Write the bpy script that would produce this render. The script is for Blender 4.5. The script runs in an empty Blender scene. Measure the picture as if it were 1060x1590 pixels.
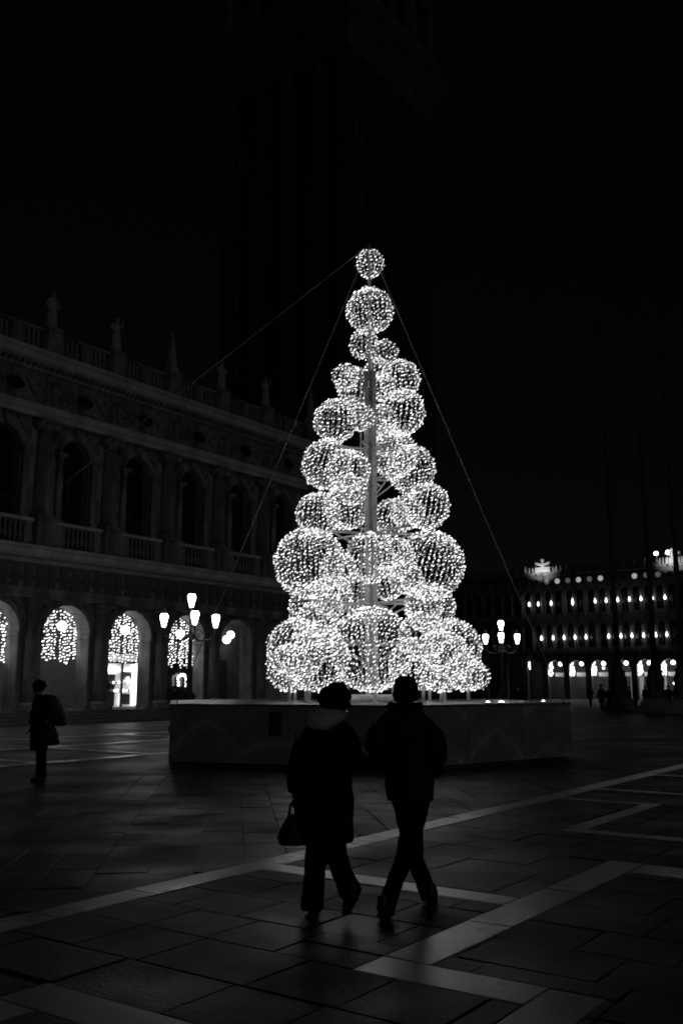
import bpy, bmesh, math, random
from mathutils import Vector, Matrix
random.seed(7)
sc = bpy.context.scene
C = sc.collection
R = math.radians
PI = math.pi

# ------------------------------------------------------------------ camera
EYE = 1.68
FPX = 1460.0                       # focal length in pixels of a 1060 x 1590 frame
PITCH = math.atan(270.0 / FPX)
cam_d = bpy.data.cameras.new('camera'); cam = bpy.data.objects.new('camera', cam_d); C.objects.link(cam)
cam_d.sensor_fit = 'VERTICAL'; cam_d.sensor_height = 36.0; cam_d.lens = FPX / 1590.0 * 36.0
cam_d.clip_start = 0.1; cam_d.clip_end = 2000
cam.location = (0, 0, EYE); cam.rotation_euler = (PI / 2 + PITCH, 0, 0)
sc.camera = cam

# ------------------------------------------------------------------ sky, added fill sun
SUN_EL, SUN_AZ = R(24), R(150)     # weak fill sun added behind the camera to lift facade and figures
w = bpy.data.worlds.new('World'); sc.world = w; w.use_nodes = True
nt = w.node_tree; nt.nodes.clear()
sky = nt.nodes.new('ShaderNodeTexSky'); sky.sky_type = 'NISHITA'; sky.sun_disc = False
sky.sun_elevation = SUN_EL; sky.sun_rotation = SUN_AZ
bw = nt.nodes.new('ShaderNodeRGBToBW'); bg = nt.nodes.new('ShaderNodeBackground'); wo = nt.nodes.new('ShaderNodeOutputWorld')
nt.links.new(sky.outputs[0], bw.inputs[0]); nt.links.new(bw.outputs[0], bg.inputs[0]); nt.links.new(bg.outputs[0], wo.inputs[0])
bg.inputs[1].default_value = 0.0004
sun_d = bpy.data.lights.new('fill_sun', 'SUN'); sun = bpy.data.objects.new('fill_sun', sun_d); C.objects.link(sun)
sun_d.energy = 0.036; sun_d.angle = R(14); sun_d.color = (1, 1, 1)
sdir = Vector((math.sin(SUN_AZ) * math.cos(SUN_EL), math.cos(SUN_AZ) * math.cos(SUN_EL), math.sin(SUN_EL)))
sun.rotation_euler = sdir.to_track_quat('Z', 'Y').to_euler()

sc.render.engine = 'CYCLES'
sc.view_settings.view_transform = 'Standard'; sc.view_settings.look = 'None'
sc.view_settings.exposure = 0.0; sc.view_settings.gamma = 1.0
sc.view_settings.use_curve_mapping = False
cy = sc.cycles
cy.max_bounces = 5; cy.diffuse_bounces = 3; cy.glossy_bounces = 3; cy.transmission_bounces = 4
cy.use_light_tree = True; cy.sample_clamp_indirect = 2.0; cy.sample_clamp_direct = 0
cy.use_denoising = True; cy.denoiser = 'OPENIMAGEDENOISE'; cy.denoising_prefilter = 'ACCURATE'; cy.caustics_reflective = False; cy.caustics_refractive = False
cy.pixel_filter_type = 'BLACKMAN_HARRIS'; cy.filter_width = 1.9

# ------------------------------------------------------------------ frames of the place
cP, sP = math.cos(PITCH), math.sin(PITCH)
def at(x, y, Y):
    xc = (x - 530) / FPX; yc = (795 - y) / FPX
    d = Vector((xc, cP - yc * sP, sP + yc * cP)); t = Y / d.y
    return Vector((d.x * t, d.y * t, EYE + d.z * t))
G = R(35.5)                        # the square's main axis, measured from the view axis
U = Vector((math.sin(G), math.cos(G), 0)); V = Vector((math.cos(G), -math.sin(G), 0))
def uvp(u, v, z=0): return Vector((U.x * u + V.x * v, U.y * u + V.y * v, z))

# ------------------------------------------------------------------ materials (all neutral greys)
def new_mat(name):
    m = bpy.data.materials.new(name); m.use_nodes = True
    n = m.node_tree.nodes; return m, n, m.node_tree.links, n['Principled BSDF']
def stone(name, base, var=0.35, scale=3.0, rough=(0.6, 0.85), bump=0.15, bscale=40.0, attr=False, spec=0.5, stain=0.0, metal=0.0, world=False, rscale=None):
    m, n, l, b = new_mat(name)
    tc = n.new('ShaderNodeTexCoord'); src = n.new('ShaderNodeNewGeometry').outputs['Position'] if world else tc.outputs['Object']
    no = n.new('ShaderNodeTexNoise'); no.inputs['Scale'].default_value = scale; no.inputs['Detail'].default_value = 8; no.inputs['Roughness'].default_value = 0.65
    l.new(src, no.inputs['Vector'])
    mr = n.new('ShaderNodeMapRange'); mr.inputs[1].default_value = 0.3; mr.inputs[2].default_value = 0.7
    mr.inputs[3].default_value = base * (1 - var); mr.inputs[4].default_value = base * (1 + var)
    l.new(no.outputs['Fac'], mr.inputs[0])
    val = mr.outputs[0]
    if attr:
        at_ = n.new('ShaderNodeAttribute'); at_.attribute_name = 'shade'
        mu = n.new('ShaderNodeMath'); mu.operation = 'MULTIPLY'; l.new(val, mu.inputs[0]); l.new(at_.outputs['Fac'], mu.inputs[1]); val = mu.outputs[0]
    if stain:
        n3 = n.new('ShaderNodeTexNoise'); n3.inputs['Scale'].default_value = 0.55; n3.inputs['Detail'].default_value = 6
        mp = n.new('ShaderNodeMapping'); mp.inputs['Scale'].default_value = (2.2, 2.2, 0.35)
        l.new(src, mp.inputs[0]); l.new(mp.outputs[0], n3.inputs['Vector'])
        m3 = n.new('ShaderNodeMapRange'); m3.inputs[1].default_value = 0.42; m3.inputs[2].default_value = 0.62; m3.inputs[3].default_value = 1 - stain; m3.inputs[4].default_value = 1
        l.new(n3.outputs['Fac'], m3.inputs[0])
        mu = n.new('ShaderNodeMath'); mu.operation = 'MULTIPLY'; l.new(val, mu.inputs[0]); l.new(m3.outputs[0], mu.inputs[1]); val = mu.outputs[0]
    l.new(val, b.inputs['Base Color'])
    n2 = n.new('ShaderNodeTexNoise'); n2.inputs['Scale'].default_value = rscale or scale * 0.7; n2.inputs['Detail'].default_value = 5
    l.new(src, n2.inputs['Vector'])
    m2 = n.new('ShaderNodeMapRange'); m2.inputs[1].default_value = 0.32; m2.inputs[2].default_value = 0.68; m2.inputs[3].default_value = rough[0]; m2.inputs[4].default_value = rough[1]
    l.new(n2.outputs['Fac'], m2.inputs[0]); l.new(m2.outputs[0], b.inputs['Roughness'])
    if bump:
        n4 = n.new('ShaderNodeTexNoise'); n4.inputs['Scale'].default_value = bscale; n4.inputs['Detail'].default_value = 4
        l.new(src, n4.inputs['Vector'])
        bp = n.new('ShaderNodeBump'); bp.inputs['Strength'].default_value = bump; bp.inputs['Distance'].default_value = 0.02
        l.new(n4.outputs['Fac'], bp.inputs['Height']); l.new(bp.outputs[0], b.inputs['Normal'])
    b.inputs['Specular IOR Level'].default_value = spec; b.inputs['Metallic'].default_value = metal
    return m
def emit(name, strength, var=0.0):
    m, n, l, b = new_mat(name)
    b.inputs['Base Color'].default_value = (0.8, 0.8, 0.8, 1); b.inputs['Emission Color'].default_value = (1, 1, 1, 1)
    b.inputs['Emission Strength'].default_value = strength
    if var:
        g = n.new('ShaderNodeNewGeometry'); mr = n.new('ShaderNodeMapRange')
        mr.inputs[3].default_value = strength * (1 - var); mr.inputs[4].default_value = strength * (1 + var)
        l.new(g.outputs['Random Per Island'], mr.inputs[0]); l.new(mr.outputs[0], b.inputs['Emission Strength'])
    return m
M = {}
M['pale_trim'] = stone('pale_trim_stone', 0.58, 0.22, 1.6, (0.65, 0.9), 0.2, 16, stain=0.25)  # paler tone for ledge, balcony rail, upper architrave and cornice
M['istria'] = stone('white_stone_facade', 0.28, 0.35, 1.3, (0.65, 0.9), 0.25, 14, stain=0.55)
M['carved'] = stone('carved_stone', 0.20, 0.75, 3.2, (0.7, 0.95), 1.0, 5.0, stain=0.4)
M['dark_stone'] = stone('soot_dark_stone', 0.16, 0.4, 2.0, (0.7, 0.9), 0.3, 20)
M['tower_stone'] = stone('dark_tower_stone', 0.10, 0.5, 0.8, (0.8, 0.95), 0.4, 6)  # stone darkened evenly to keep the tower faint
M['plaster'] = stone('arcade_plaster', 0.14, 0.35, 1.2, (0.75, 0.95), 0.1, 30)
M['slab'] = stone('wet_grey_paving', 0.050, 0.65, 2.1, (0.38, 0.68), 0.3, 30, attr=True, spec=0.28, world=True, rscale=0.8, stain=0.45)
M['border'] = stone('wet_white_paving', 0.62, 0.2, 2.4, (0.24, 0.40), 0.12, 40, attr=True, spec=0.9, world=True, rscale=1.1)
M['ground'] = stone('far_paving', 0.055, 0.5, 1.3, (0.38, 0.7), 0.2, 25, spec=0.35, rscale=0.6)
M['iron'] = stone('black_cast_iron', 0.03, 0.4, 6, (0.4, 0.6), 0.2, 50)
M['wire'] = stone('pale_metal_wire', 0.38, 0.2, 5, (0.45, 0.6), 0)
M['mast'] = stone('galvanised_steel', 0.66, 0.35, 4, (0.4, 0.6), 0.1, 60)
M['cable'] = stone('steel_cable', 0.25, 0.3, 9, (0.4, 0.6), 0)
M['bulb'] = emit('led_bulb', 3.3, 0.85)
M['curtain_bulb'] = emit('curtain_bulb', 4.0, 0.55)
M['lantern_glass'] = emit('lantern_glass', 16.0)
M['globe'] = emit('milk_glass_globe', 7.0)
M['wall_lamp'] = emit('wall_lamp_glow', 5.0)
M['lit_window'] = emit('lit_window', 0.35)
M['dim_window'] = emit('dim_lit_window', 0.07)
M['shop_light'] = emit('shop_light', 0.22)
M['shop_lamp'] = emit('shop_lamp', 3.5)
M['flood'] = emit('floodlight', 16.0)
M['glowing_blind'] = emit('self_glowing_blind', 0.16)  # blinds glow by themselves, standing in for lamp light falling on them
M['blind'] = stone('pale_blind', 0.6, 0.2, 3, (0.7, 0.9), 0)
M['dark_glass'] = stone('dark_window_glass', 0.012, 0.3, 2, (0.12, 0.25), 0)
M['dark_wood'] = stone('dark_wood', 0.04, 0.4, 4, (0.4, 0.6), 0.2, 40)
M['shutter'] = stone('grey_roller_shutter', 0.16, 0.25, 3, (0.5, 0.7), 0)
M['coat'] = stone('black_wool', 0.016, 0.4, 18, (0.85, 1.0), 0.5, 160, spec=0.2)
M['jacket'] = stone('black_jacket', 0.014, 0.4, 12, (0.6, 0.85), 0.3, 60, spec=0.3)
M['trousers'] = stone('black_trousers', 0.013, 0.4, 14, (0.85, 1.0), 0.4, 120, spec=0.2)
M['hair'] = stone('dark_curly_hair', 0.014, 0.6, 30, (0.55, 0.8), 1.0, 90, spec=0.3)
M['scarf'] = stone('pale_grey_hood', 0.8, 0.25, 16, (0.9, 1.0), 0.6, 130, spec=0.2)
M['skin'] = stone('skin', 0.35, 0.15, 10, (0.5, 0.7), 0.05, 60)
M['leather'] = stone('black_leather', 0.03, 0.35, 14, (0.3, 0.5), 0.3, 90)
M['nylon'] = stone('dark_grey_nylon', 0.05, 0.35, 14, (0.5, 0.7), 0.3, 90)
M['jewel'] = stone('bright_earring', 0.95, 0.02, 10, (0.05, 0.1), 0); M['jewel'].node_tree.nodes['Principled BSDF'].inputs['Transmission Weight'].default_value = 1.0
M['statue'] = stone('weathered_statue', 0.32, 0.5, 5, (0.7, 0.9), 0.5, 25)

def brick_mat():
    m, n, l, b = new_mat('campanile_brick')
    tc = n.new('ShaderNodeTexCoord'); sx = n.new('ShaderNodeSeparateXYZ'); l.new(tc.outputs['Object'], sx.inputs[0])
    ad = n.new('ShaderNodeMath'); l.new(sx.outputs[0], ad.inputs[0]); l.new(sx.outputs[1], ad.inputs[1])
    cx = n.new('ShaderNodeCombineXYZ'); l.new(ad.outputs[0], cx.inputs[0]); l.new(sx.outputs[2], cx.inputs[1])
    br = n.new('ShaderNodeTexBrick'); br.inputs['Scale'].default_value = 4.0
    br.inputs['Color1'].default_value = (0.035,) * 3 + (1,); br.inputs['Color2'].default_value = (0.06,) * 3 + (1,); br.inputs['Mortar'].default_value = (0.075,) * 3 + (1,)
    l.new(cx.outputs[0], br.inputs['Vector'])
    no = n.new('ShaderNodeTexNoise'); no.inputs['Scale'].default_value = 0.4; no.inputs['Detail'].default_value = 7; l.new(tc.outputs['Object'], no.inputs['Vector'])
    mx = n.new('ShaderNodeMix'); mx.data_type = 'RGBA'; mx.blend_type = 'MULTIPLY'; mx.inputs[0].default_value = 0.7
    l.new(br.outputs[0], mx.inputs[6]); l.new(no.outputs['Fac'], mx.inputs[7]); l.new(mx.outputs[2], b.inputs['Base Color'])
    b.inputs['Roughness'].default_value = 0.9
    return m
M['brick'] = brick_mat()
def marble_mat():
    m, n, l, b = new_mat('veined_marble_panel')
    tc = n.new('ShaderNodeTexCoord'); sx = n.new('ShaderNodeSeparateXYZ'); l.new(tc.outputs['Object'], sx.inputs[0])
    ab = n.new('ShaderNodeMath'); ab.operation = 'ABSOLUTE'; l.new(sx.outputs[0], ab.inputs[0])
    ad = n.new('ShaderNodeMath'); ad.operation = 'MULTIPLY_ADD'; ad.inputs[1].default_value = 0.45; l.new(ab.outputs[0], ad.inputs[0]); l.new(sx.outputs[2], ad.inputs[2])
    oi = n.new('ShaderNodeObjectInfo')
    cx = n.new('ShaderNodeCombineXYZ'); l.new(ad.outputs[0], cx.inputs[0]); l.new(ab.outputs[0], cx.inputs[1]); mu_ = n.new('ShaderNodeMath'); mu_.operation = 'MULTIPLY'; mu_.inputs[1].default_value = 37.0; l.new(oi.outputs['Random'], mu_.inputs[0]); l.new(mu_.outputs[0], cx.inputs[2])
    wv = n.new('ShaderNodeTexWave'); wv.inputs['Scale'].default_value = 0.30; wv.inputs['Distortion'].default_value = 9.0; wv.inputs['Detail'].default_value = 5; wv.inputs['Detail Scale'].default_value = 1.3
    l.new(cx.outputs[0], wv.inputs['Vector'])
    cr = n.new('ShaderNodeValToRGB'); e = cr.color_ramp.elements
    e[0].position = 0.0; e[0].color = (0.62,) * 3 + (1,); e[1].position = 0.95; e[1].color = (0.70,) * 3 + (1,)
    q = e.new(0.99); q.color = (0.95,) * 3 + (1,)
    l.new(wv.outputs['Fac'], cr.inputs[0])
    no = n.new('ShaderNodeTexNoise'); no.inputs['Scale'].default_value = 2.5; no.inputs['Detail'].default_value = 8; l.new(tc.outputs['Object'], no.inputs['Vector'])
    mx = n.new('ShaderNodeMix'); mx.data_type = 'RGBA'; mx.blend_type = 'MULTIPLY'; mx.inputs[0].default_value = 0.75
    l.new(cr.outputs[0], mx.inputs[6]); l.new(no.outputs['Fac'], mx.inputs[7]); l.new(mx.outputs[2], b.inputs['Base Color'])
    n5 = n.new('ShaderNodeTexNoise'); n5.inputs['Scale'].default_value = 1.7; n5.inputs['Detail'].default_value = 6; l.new(tc.outputs['Object'], n5.inputs['Vector'])
    m5 = n.new('ShaderNodeMapRange'); m5.inputs[1].default_value = 0.35; m5.inputs[2].default_value = 0.65; m5.inputs[3].default_value = 0.12; m5.inputs[4].default_value = 0.5
    l.new(n5.outputs['Fac'], m5.inputs[0]); l.new(m5.outputs[0], b.inputs['Roughness'])
    bp = n.new('ShaderNodeBump'); bp.inputs['Strength'].default_value = 0.35; bp.inputs['Distance'].default_value = 0.05; l.new(n5.outputs['Fac'], bp.inputs['Height']); l.new(bp.outputs[0], b.inputs['Normal'])
    return m
M['marble'] = marble_mat()

# ------------------------------------------------------------------ mesh helpers
class MB:
    def __init__(s): s.v = []; s.f = []; s.sm = []
    def add(s, vs, fs, smooth=False):
        o = len(s.v); s.v.extend([tuple(p) for p in vs]); s.f.extend([tuple(i + o for i in f) for f in fs]); s.sm.extend([smooth] * len(fs)); return s
    def box(s, x0, x1, y0, y1, z0, z1, ch=0.0):
        if ch <= 0:
            vs = [(x0, y0, z0), (x1, y0, z0), (x1, y1, z0), (x0, y1, z0), (x0, y0, z1), (x1, y0, z1), (x1, y1, z1), (x0, y1, z1)]
            return s.add(vs, [(3, 2, 1, 0), (4, 5, 6, 7), (0, 1, 5, 4), (1, 2, 6, 5), (2, 3, 7, 6), (3, 0, 4, 7)])
        b = bmesh.new(); bmesh.ops.create_cube(b, size=1)
        for p in b.verts: p.co = Vector(((x0 + x1) / 2 + p.co.x * (x1 - x0), (y0 + y1) / 2 + p.co.y * (y1 - y0), (z0 + z1) / 2 + p.co.z * (z1 - z0)))
        bmesh.ops.bevel(b, geom=list(b.edges), offset=ch, segments=1, affect='EDGES')
        b.verts.index_update()
        s.add([p.co[:] for p in b.verts], [tuple(q.index for q in f.verts) for f in b.faces]); b.free(); return s
    def prism(s, pts, axis, a0, a1, smooth=False):
        """closed outline pts (2-D) extruded along axis 'x', 'y' or 'z'"""
        def mk(p, a):
            return {'x': (a, p[0], p[1]), 'y': (p[0], a, p[1]), 'z': (p[0], p[1], a)}[axis]
        n = len(pts); vs = [mk(p, a0) for p in pts] + [mk(p, a1) for p in pts]
        fs = [tuple(range(n))[::-1], tuple(range(n, 2 * n))] + [(i, (i + 1) % n, n + (i + 1) % n, n + i) for i in range(n)]
        return s.add(vs, fs, smooth)
    def lathe(s, prof, c=(0, 0, 0), n=12, a0=0.0, a1=2 * PI, smooth=True):
        full = abs(a1 - a0 - 2 * PI) < 1e-6; k = n if full else n + 1; vs = []; fs = []
        for r, z in prof:
            for i in range(k):
                a = a0 + (a1 - a0) * i / n; vs.append((c[0] + r * math.cos(a), c[1] + r * math.sin(a), c[2] + z))
        for j in range(len(prof) - 1):
            for i in range(n):
                i2 = (i + 1) % k if full else i + 1
                fs.append((j * k + i, j * k + i2, (j + 1) * k + i2, (j + 1) * k + i))
        if full:
            fs.append(tuple(range(k))[::-1]); fs.append(tuple((len(prof) - 1) * k + i for i in range(k)))
        return s.add(vs, fs, smooth)
    def tube(s, pts, r, n=6, smooth=True, caps=True):
        pts = [Vector(p) for p in pts]; rs = r if isinstance(r, (list, tuple)) else [r] * len(pts); vs = []; fs = []
        for i, p in enumerate(pts):
            t = (pts[min(i + 1, len(pts) - 1)] - pts[max(i - 1, 0)]).normalized()
            a = t.orthogonal().normalized() if i == 0 else (a - t * a.dot(t)).normalized()
            b_ = t.cross(a)
            for k in range(n):
                q = 2 * PI * k / n; vs.append(p + (a * math.cos(q) + b_ * math.sin(q)) * rs[i])
        for i in range(len(pts) - 1):
            for k in range(n): fs.append((i * n + k, i * n + (k + 1) % n, (i + 1) * n + (k + 1) % n, (i + 1) * n + k))
        if caps: fs.append(tuple(range(n))[::-1]); fs.append(tuple((len(pts) - 1) * n + k for k in range(n)))
        return s.add(vs, fs, smooth)
    def loft(s, rings, n=20, smooth=True):
        """rings: (centre, rx, ry, turn) ellipses stacked; closed volume"""
        vs = []; fs = []
        for (c, rx, ry, tz) in rings:
            for k in range(n):
                q = 2 * PI * k / n; x, y = rx * math.cos(q), ry * math.sin(q)
                vs.append((c[0] + x * math.cos(tz) - y * math.sin(tz), c[1] + x * math.sin(tz) + y * math.cos(tz), c[2]))
        for i in range(len(rings) - 1):
            for k in range(n): fs.append((i * n + k, i * n + (k + 1) % n, (i + 1) * n + (k + 1) % n, (i + 1) * n + k))
        fs.append(tuple(range(n))[::-1]); fs.append(tuple((len(rings) - 1) * n + k for k in range(n)))
        return s.add(vs, fs, smooth)
    def ball(s, c, rx, ry=None, rz=None, n=14, m=9):
        ry = rx if ry is None else ry; rz = rx if rz is None else rz
        vs = []; fs = []
        for j in range(m + 1):
            t = PI * (j + 0.0) / m
            for i in range(n):
                a = 2 * PI * i / n; rr = max(math.sin(t), 0.004)
                vs.append((c[0] + rx * rr * math.cos(a), c[1] + ry * rr * math.sin(a), c[2] - rz * math.cos(t)))
        for j in range(m):
            for i in range(n): fs.append((j * n + i, j * n + (i + 1) % n, (j + 1) * n + (i + 1) % n, (j + 1) * n + i))
        fs.append(tuple(range(n))[::-1]); fs.append(tuple(m * n + i for i in range(n)))
        return s.add(vs, fs, True)
    def mesh(s, name):
        me = bpy.data.meshes.new(name); me.from_pydata(s.v, [], s.f)
        me.polygons.foreach_set('use_smooth', s.sm); me.update(); return me
    def build(s, name, mat, parent=None, loc=None, rz=0.0):
        me = s.mesh(name); me.materials.append(M[mat] if isinstance(mat, str) else mat)
        return link(name, me, parent, loc, rz)
def link(name, me, parent=None, loc=None, rz=0.0):
    o = bpy.data.objects.new(name, me); C.objects.link(o)
    if parent is not None: o.parent = parent
    if loc is not None: o.location = loc
    if rz: o.rotation_euler = (0, 0, rz)
    return o
def empty(name, loc=(0, 0, 0), rz=0.0):
    o = bpy.data.objects.new(name, None); C.objects.link(o); o.location = loc; o.rotation_euler = (0, 0, rz); o.empty_display_size = 0.2; return o
def tag(o, label=None, cat=None, group=None, kind=None):
    if label: o['label'] = label
    if cat: o['category'] = cat
    if group: o['group'] = group
    if kind: o['kind'] = kind
    return o
def copy_part(o, parent, d):
    c = o.copy(); C.objects.link(c); c.parent = parent; c.location = o.location + Vector(d); return c
def remesh(o, voxel, smooth=4, disp=0.0, dscale=0.1):
    m = o.modifiers.new('skin', 'REMESH'); m.mode = 'VOXEL'; m.voxel_size = voxel; m.use_smooth_shade = True
    s = o.modifiers.new('smooth', 'SMOOTH'); s.iterations = smooth; s.factor = 0.5
    if disp:
        t = bpy.data.textures.new('folds', 'CLOUDS'); t.noise_scale = dscale; t.noise_depth = 2
        d = o.modifiers.new('folds', 'DISPLACE'); d.texture = t; d.strength = disp; d.mid_level = 0.5; d.texture_coords = 'LOCAL'
    return o
def arch_pts(hw, spring, n=12, z0=None, cx=0.0):
    """outline of an arched opening, from the left foot over the crown to the right foot"""
    pts = [] if z0 is None else [(cx - hw, z0)]
    for i in range(n + 1):
        a = PI - PI * i / n; pts.append((cx + hw * math.cos(a), spring + hw * math.sin(a)))
    if z0 is not None: pts.append((cx + hw, z0))
    return pts
def wall_with_arch(mb, x0, x1, z0, z1, y0, y1, hw, spring, cx, foot, n=14):
    """a wall panel (front y0, back y1) with an arched opening cut through it"""
    op = arch_pts(hw, spring, n, foot, cx)
    fr = [(x, y0, z) for x, z in op]; bk = [(x, y1, z) for x, z in op]
    k = len(op); vs = fr + bk; fs = [(i, i + 1, k + i + 1, k + i) for i in range(k - 1)]
    mb.add(vs, fs)
    top = op[1:-1]
    for y, flip in ((y0, False), (y1, True)):
        vs = []; fs = []
        def quad(a, b, c_, d):
            o = len(vs); vs.extend([(p[0], y, p[1]) for p in (a, b, c_, d)]); fs.append((o, o + 1, o + 2, o + 3) if not flip else (o + 3, o + 2, o + 1, o))
        quad((x0, foot), (cx - hw, foot), (cx - hw, spring), (x0, spring)); quad((cx + hw, foot), (x1, foot), (x1, spring), (cx + hw, spring))
        quad((x0, spring), (cx - hw, spring), (cx - hw, z1), (x0, z1)); quad((cx + hw, spring), (x1, spring), (x1, z1), (cx + hw, z1))
        for i in range(len(top) - 1): quad(top[i], top[i + 1], (top[i + 1][0], z1), (top[i][0], z1))
        mb.add(vs, fs)
    for x in (x0, x1): mb.add([(x, y0, foot), (x, y1, foot), (x, y1, z1), (x, y0, z1)], [(0, 1, 2, 3)])
    mb.add([(x0, y0, z1), (x1, y0, z1), (x1, y1, z1), (x0, y1, z1)], [(0, 1, 2, 3)])
    if foot > z0 + 1e-4: mb.box(x0, x1, y0, y1, z0, foot)
    return mb
def arch_ring(mb, hw, w_, spring, y0, y1, cx, n=14):
    inn = arch_pts(hw, spring, n, None, cx); out = arch_pts(hw + w_, spring, n, None, cx)
    for i in range(n):
        a, b, c_, d = inn[i], inn[i + 1], out[i + 1], out[i]
        vs = [(p[0], y0, p[1]) for p in (a, b, c_, d)] + [(p[0], y1, p[1]) for p in (a, b, c_, d)]
        mb.add(vs, [(0, 1, 2, 3), (7, 6, 5, 4), (0, 4, 5, 1), (1, 5, 6, 2), (2, 6, 7, 3), (3, 7, 4, 0)])
    return mb
def bulbs_mesh(name, pts, half, rad, mat, tilt=(0.72, 0.0, 0.68), jit=0.35):
    """slender LED bulbs, one six-cornered spindle for each point"""
    vs = []; fs = []
    for p in pts:
        d = Vector((tilt[0] + random.uniform(-jit, jit), tilt[1] + random.uniform(-jit, jit), tilt[2] + random.uniform(-jit, jit))).normalized()
        a = d.orthogonal().normalized(); b = d.cross(a); k = random.uniform(0.75, 1.2); o = len(vs); p = Vector(p)
        h_, r_ = half * k, rad * k
        vs += [p - d * h_, p + a * r_, p + b * r_, p - a * r_, p - b * r_, p + d * h_]
        fs += [(o, o + 2, o + 1), (o, o + 3, o + 2), (o, o + 4, o + 3), (o, o + 1, o + 4), (o + 5, o + 1, o + 2), (o + 5, o + 2, o + 3), (o + 5, o + 3, o + 4), (o + 5, o + 4, o + 1)]
    me = bpy.data.meshes.new(name); me.from_pydata([v[:] for v in vs], [], fs); me.materials.append(M[mat]); me.update(); return me

# ================================================================== THE GROUND
ground = MB().add([(-400, -60, 0), (400, -60, 0), (400, 500, 0), (-400, 500, 0)], [(0, 1, 2, 3)]).build('ground', 'ground', loc=(0, 0, -0.012))
tag(ground, kind='structure')

def piece_mesh(acc, poly, top, ch=0.005, gap=0.007, shade=1.0, tilt=0.0, thick=0.05):
    """one paving stone from a convex outline in world xy: chamfered prism"""
    poly = [(p[0] + random.uniform(-0.006, 0.006), p[1] + random.uniform(-0.006, 0.006)) for p in poly]; gap = random.uniform(0.002, 0.008)
    n = len(poly); cx = sum(p[0] for p in poly) / n; cy_ = sum(p[1] for p in poly) / n
    def inset(d):
        out = []
        for i in range(n):
            a, b, c_ = Vector(poly[i - 1]), Vector(poly[i]), Vector(poly[(i + 1) % n])
            e1 = (b - a).normalized(); e2 = (c_ - b).normalized(); n1 = Vector((-e1.y, e1.x)); n2 = Vector((-e2.y, e2.x))
            bis = n1 + n2; L = bis.length
            if L < 1e-6: out.append(b + n1 * d); continue
            bis /= L; out.append(b + bis * (d / max(bis.dot(n1), 0.35)))
        return out
    p0 = inset(gap); p1 = inset(gap + ch)
    sx, sy = random.uniform(-tilt, tilt), random.uniform(-tilt, tilt)
    def zt(p): return top + (p.x - cx) * sx + (p.y - cy_) * sy
    vs = [(p.x, p.y, -thick) for p in p0] + [(p.x, p.y, zt(p) - ch * 0.6) for p in p0] + [(p.x, p.y, zt(p)) for p in p1]
    fs = [tuple(range(2 * n, 3 * n))]
    for j in range(2):
        fs += [(j * n + i, j * n + (i + 1) % n, (j + 1) * n + (i + 1) % n, (j + 1) * n + i) for i in range(n)]
    o = len(acc['v']); acc['v'] += vs; acc['f'] += [tuple(i + o for i in f) for f in fs]; acc['s'] += [shade] * len(vs)
def acc_new(): return {'v': [], 'f': [], 's': []}
def acc_build(acc, name, mat, parent, centre=None):
    c = centre or Vector((0, 0, 0)); me = bpy.data.meshes.new(name)
    me.from_pydata([(p[0] - c.x, p[1] - c.y, p[2]) for p in acc['v']], [], acc['f'])
    a = me.attributes.new('shade', 'FLOAT', 'POINT'); a.data.foreach_set('value', acc['s']); me.materials.append(M[mat]); me.update()
    o = link(name, me, parent); o.location = (c.x - parent.location.x, c.y - parent.location.y, -parent.location.z); return o
def ccw(poly):
    a = sum(poly[i - 1][0] * poly[i][1] - poly[i][0] * poly[i - 1][1] for i in range(len(poly)))
    return poly if a > 0 else poly[::-1]
def area(poly): return abs(sum(poly[i - 1][0] * poly[i][1] - poly[i][0] * poly[i - 1][1] for i in range(len(poly)))) / 2
def clip(poly, nx, ny, d):
    """keep nx*x + ny*y <= d"""
    out = []
    for i in range(len(poly)):
        a, b = poly[i - 1], poly[i]; da = nx * a[0] + ny * a[1] - d; db = nx * b[0] + ny * b[1] - d
        if (da <= 0) != (db <= 0):
            t = da / (da - db); out.append((a[0] + (b[0] - a[0]) * t, a[1] + (b[1] - a[1]) * t))
        if db <= 0: out.append(b)
    return out
# white bands, rectangles in (u0, u1, v0, v1) of the square's axes
BANDS = [(-2, 60, -6.28, -5.95), (7.06, 7.37, -5.95, -3.48), (5.34, 9.38, -3.48, -3.13), (8.90, 9.38, -3.13, 3.4), (4.98, 5.33, -3.48, -2.36),
         (1.5, 5.33, -2.36, -2.03), (3.42, 3.76, -4.76, -3.48), (1.5, 3.42, -4.76, -4.42),
         (13.92, 14.14, -5.95, -4.42), (15.55, 15.78, -5.95, 2.0), (11.2, 13.92, -4.66, -4.42), (10.95, 11.2, -4.66, 4.0), (18.6, 18.85, -5.95, 2.0)]
FAR_BANDS = [(8, 34, -18.15, -17.75), (12, 34, -22.6, -22.2), (14, 40, -26.4, -26.0), (16.9, 17.25, -22.2, -18.15), (23.0, 23.4, -26.0, -18.15), (13.5, 13.85, -22.2, -18.15), (27.5, 27.9, -26.0, -22.6)]
def visible(p, m=0.6):
    return p.y > 3.2 and abs(p.x) < 0.375 * p.y + m
near = []          # (depth, poly, kind, shade)
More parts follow.
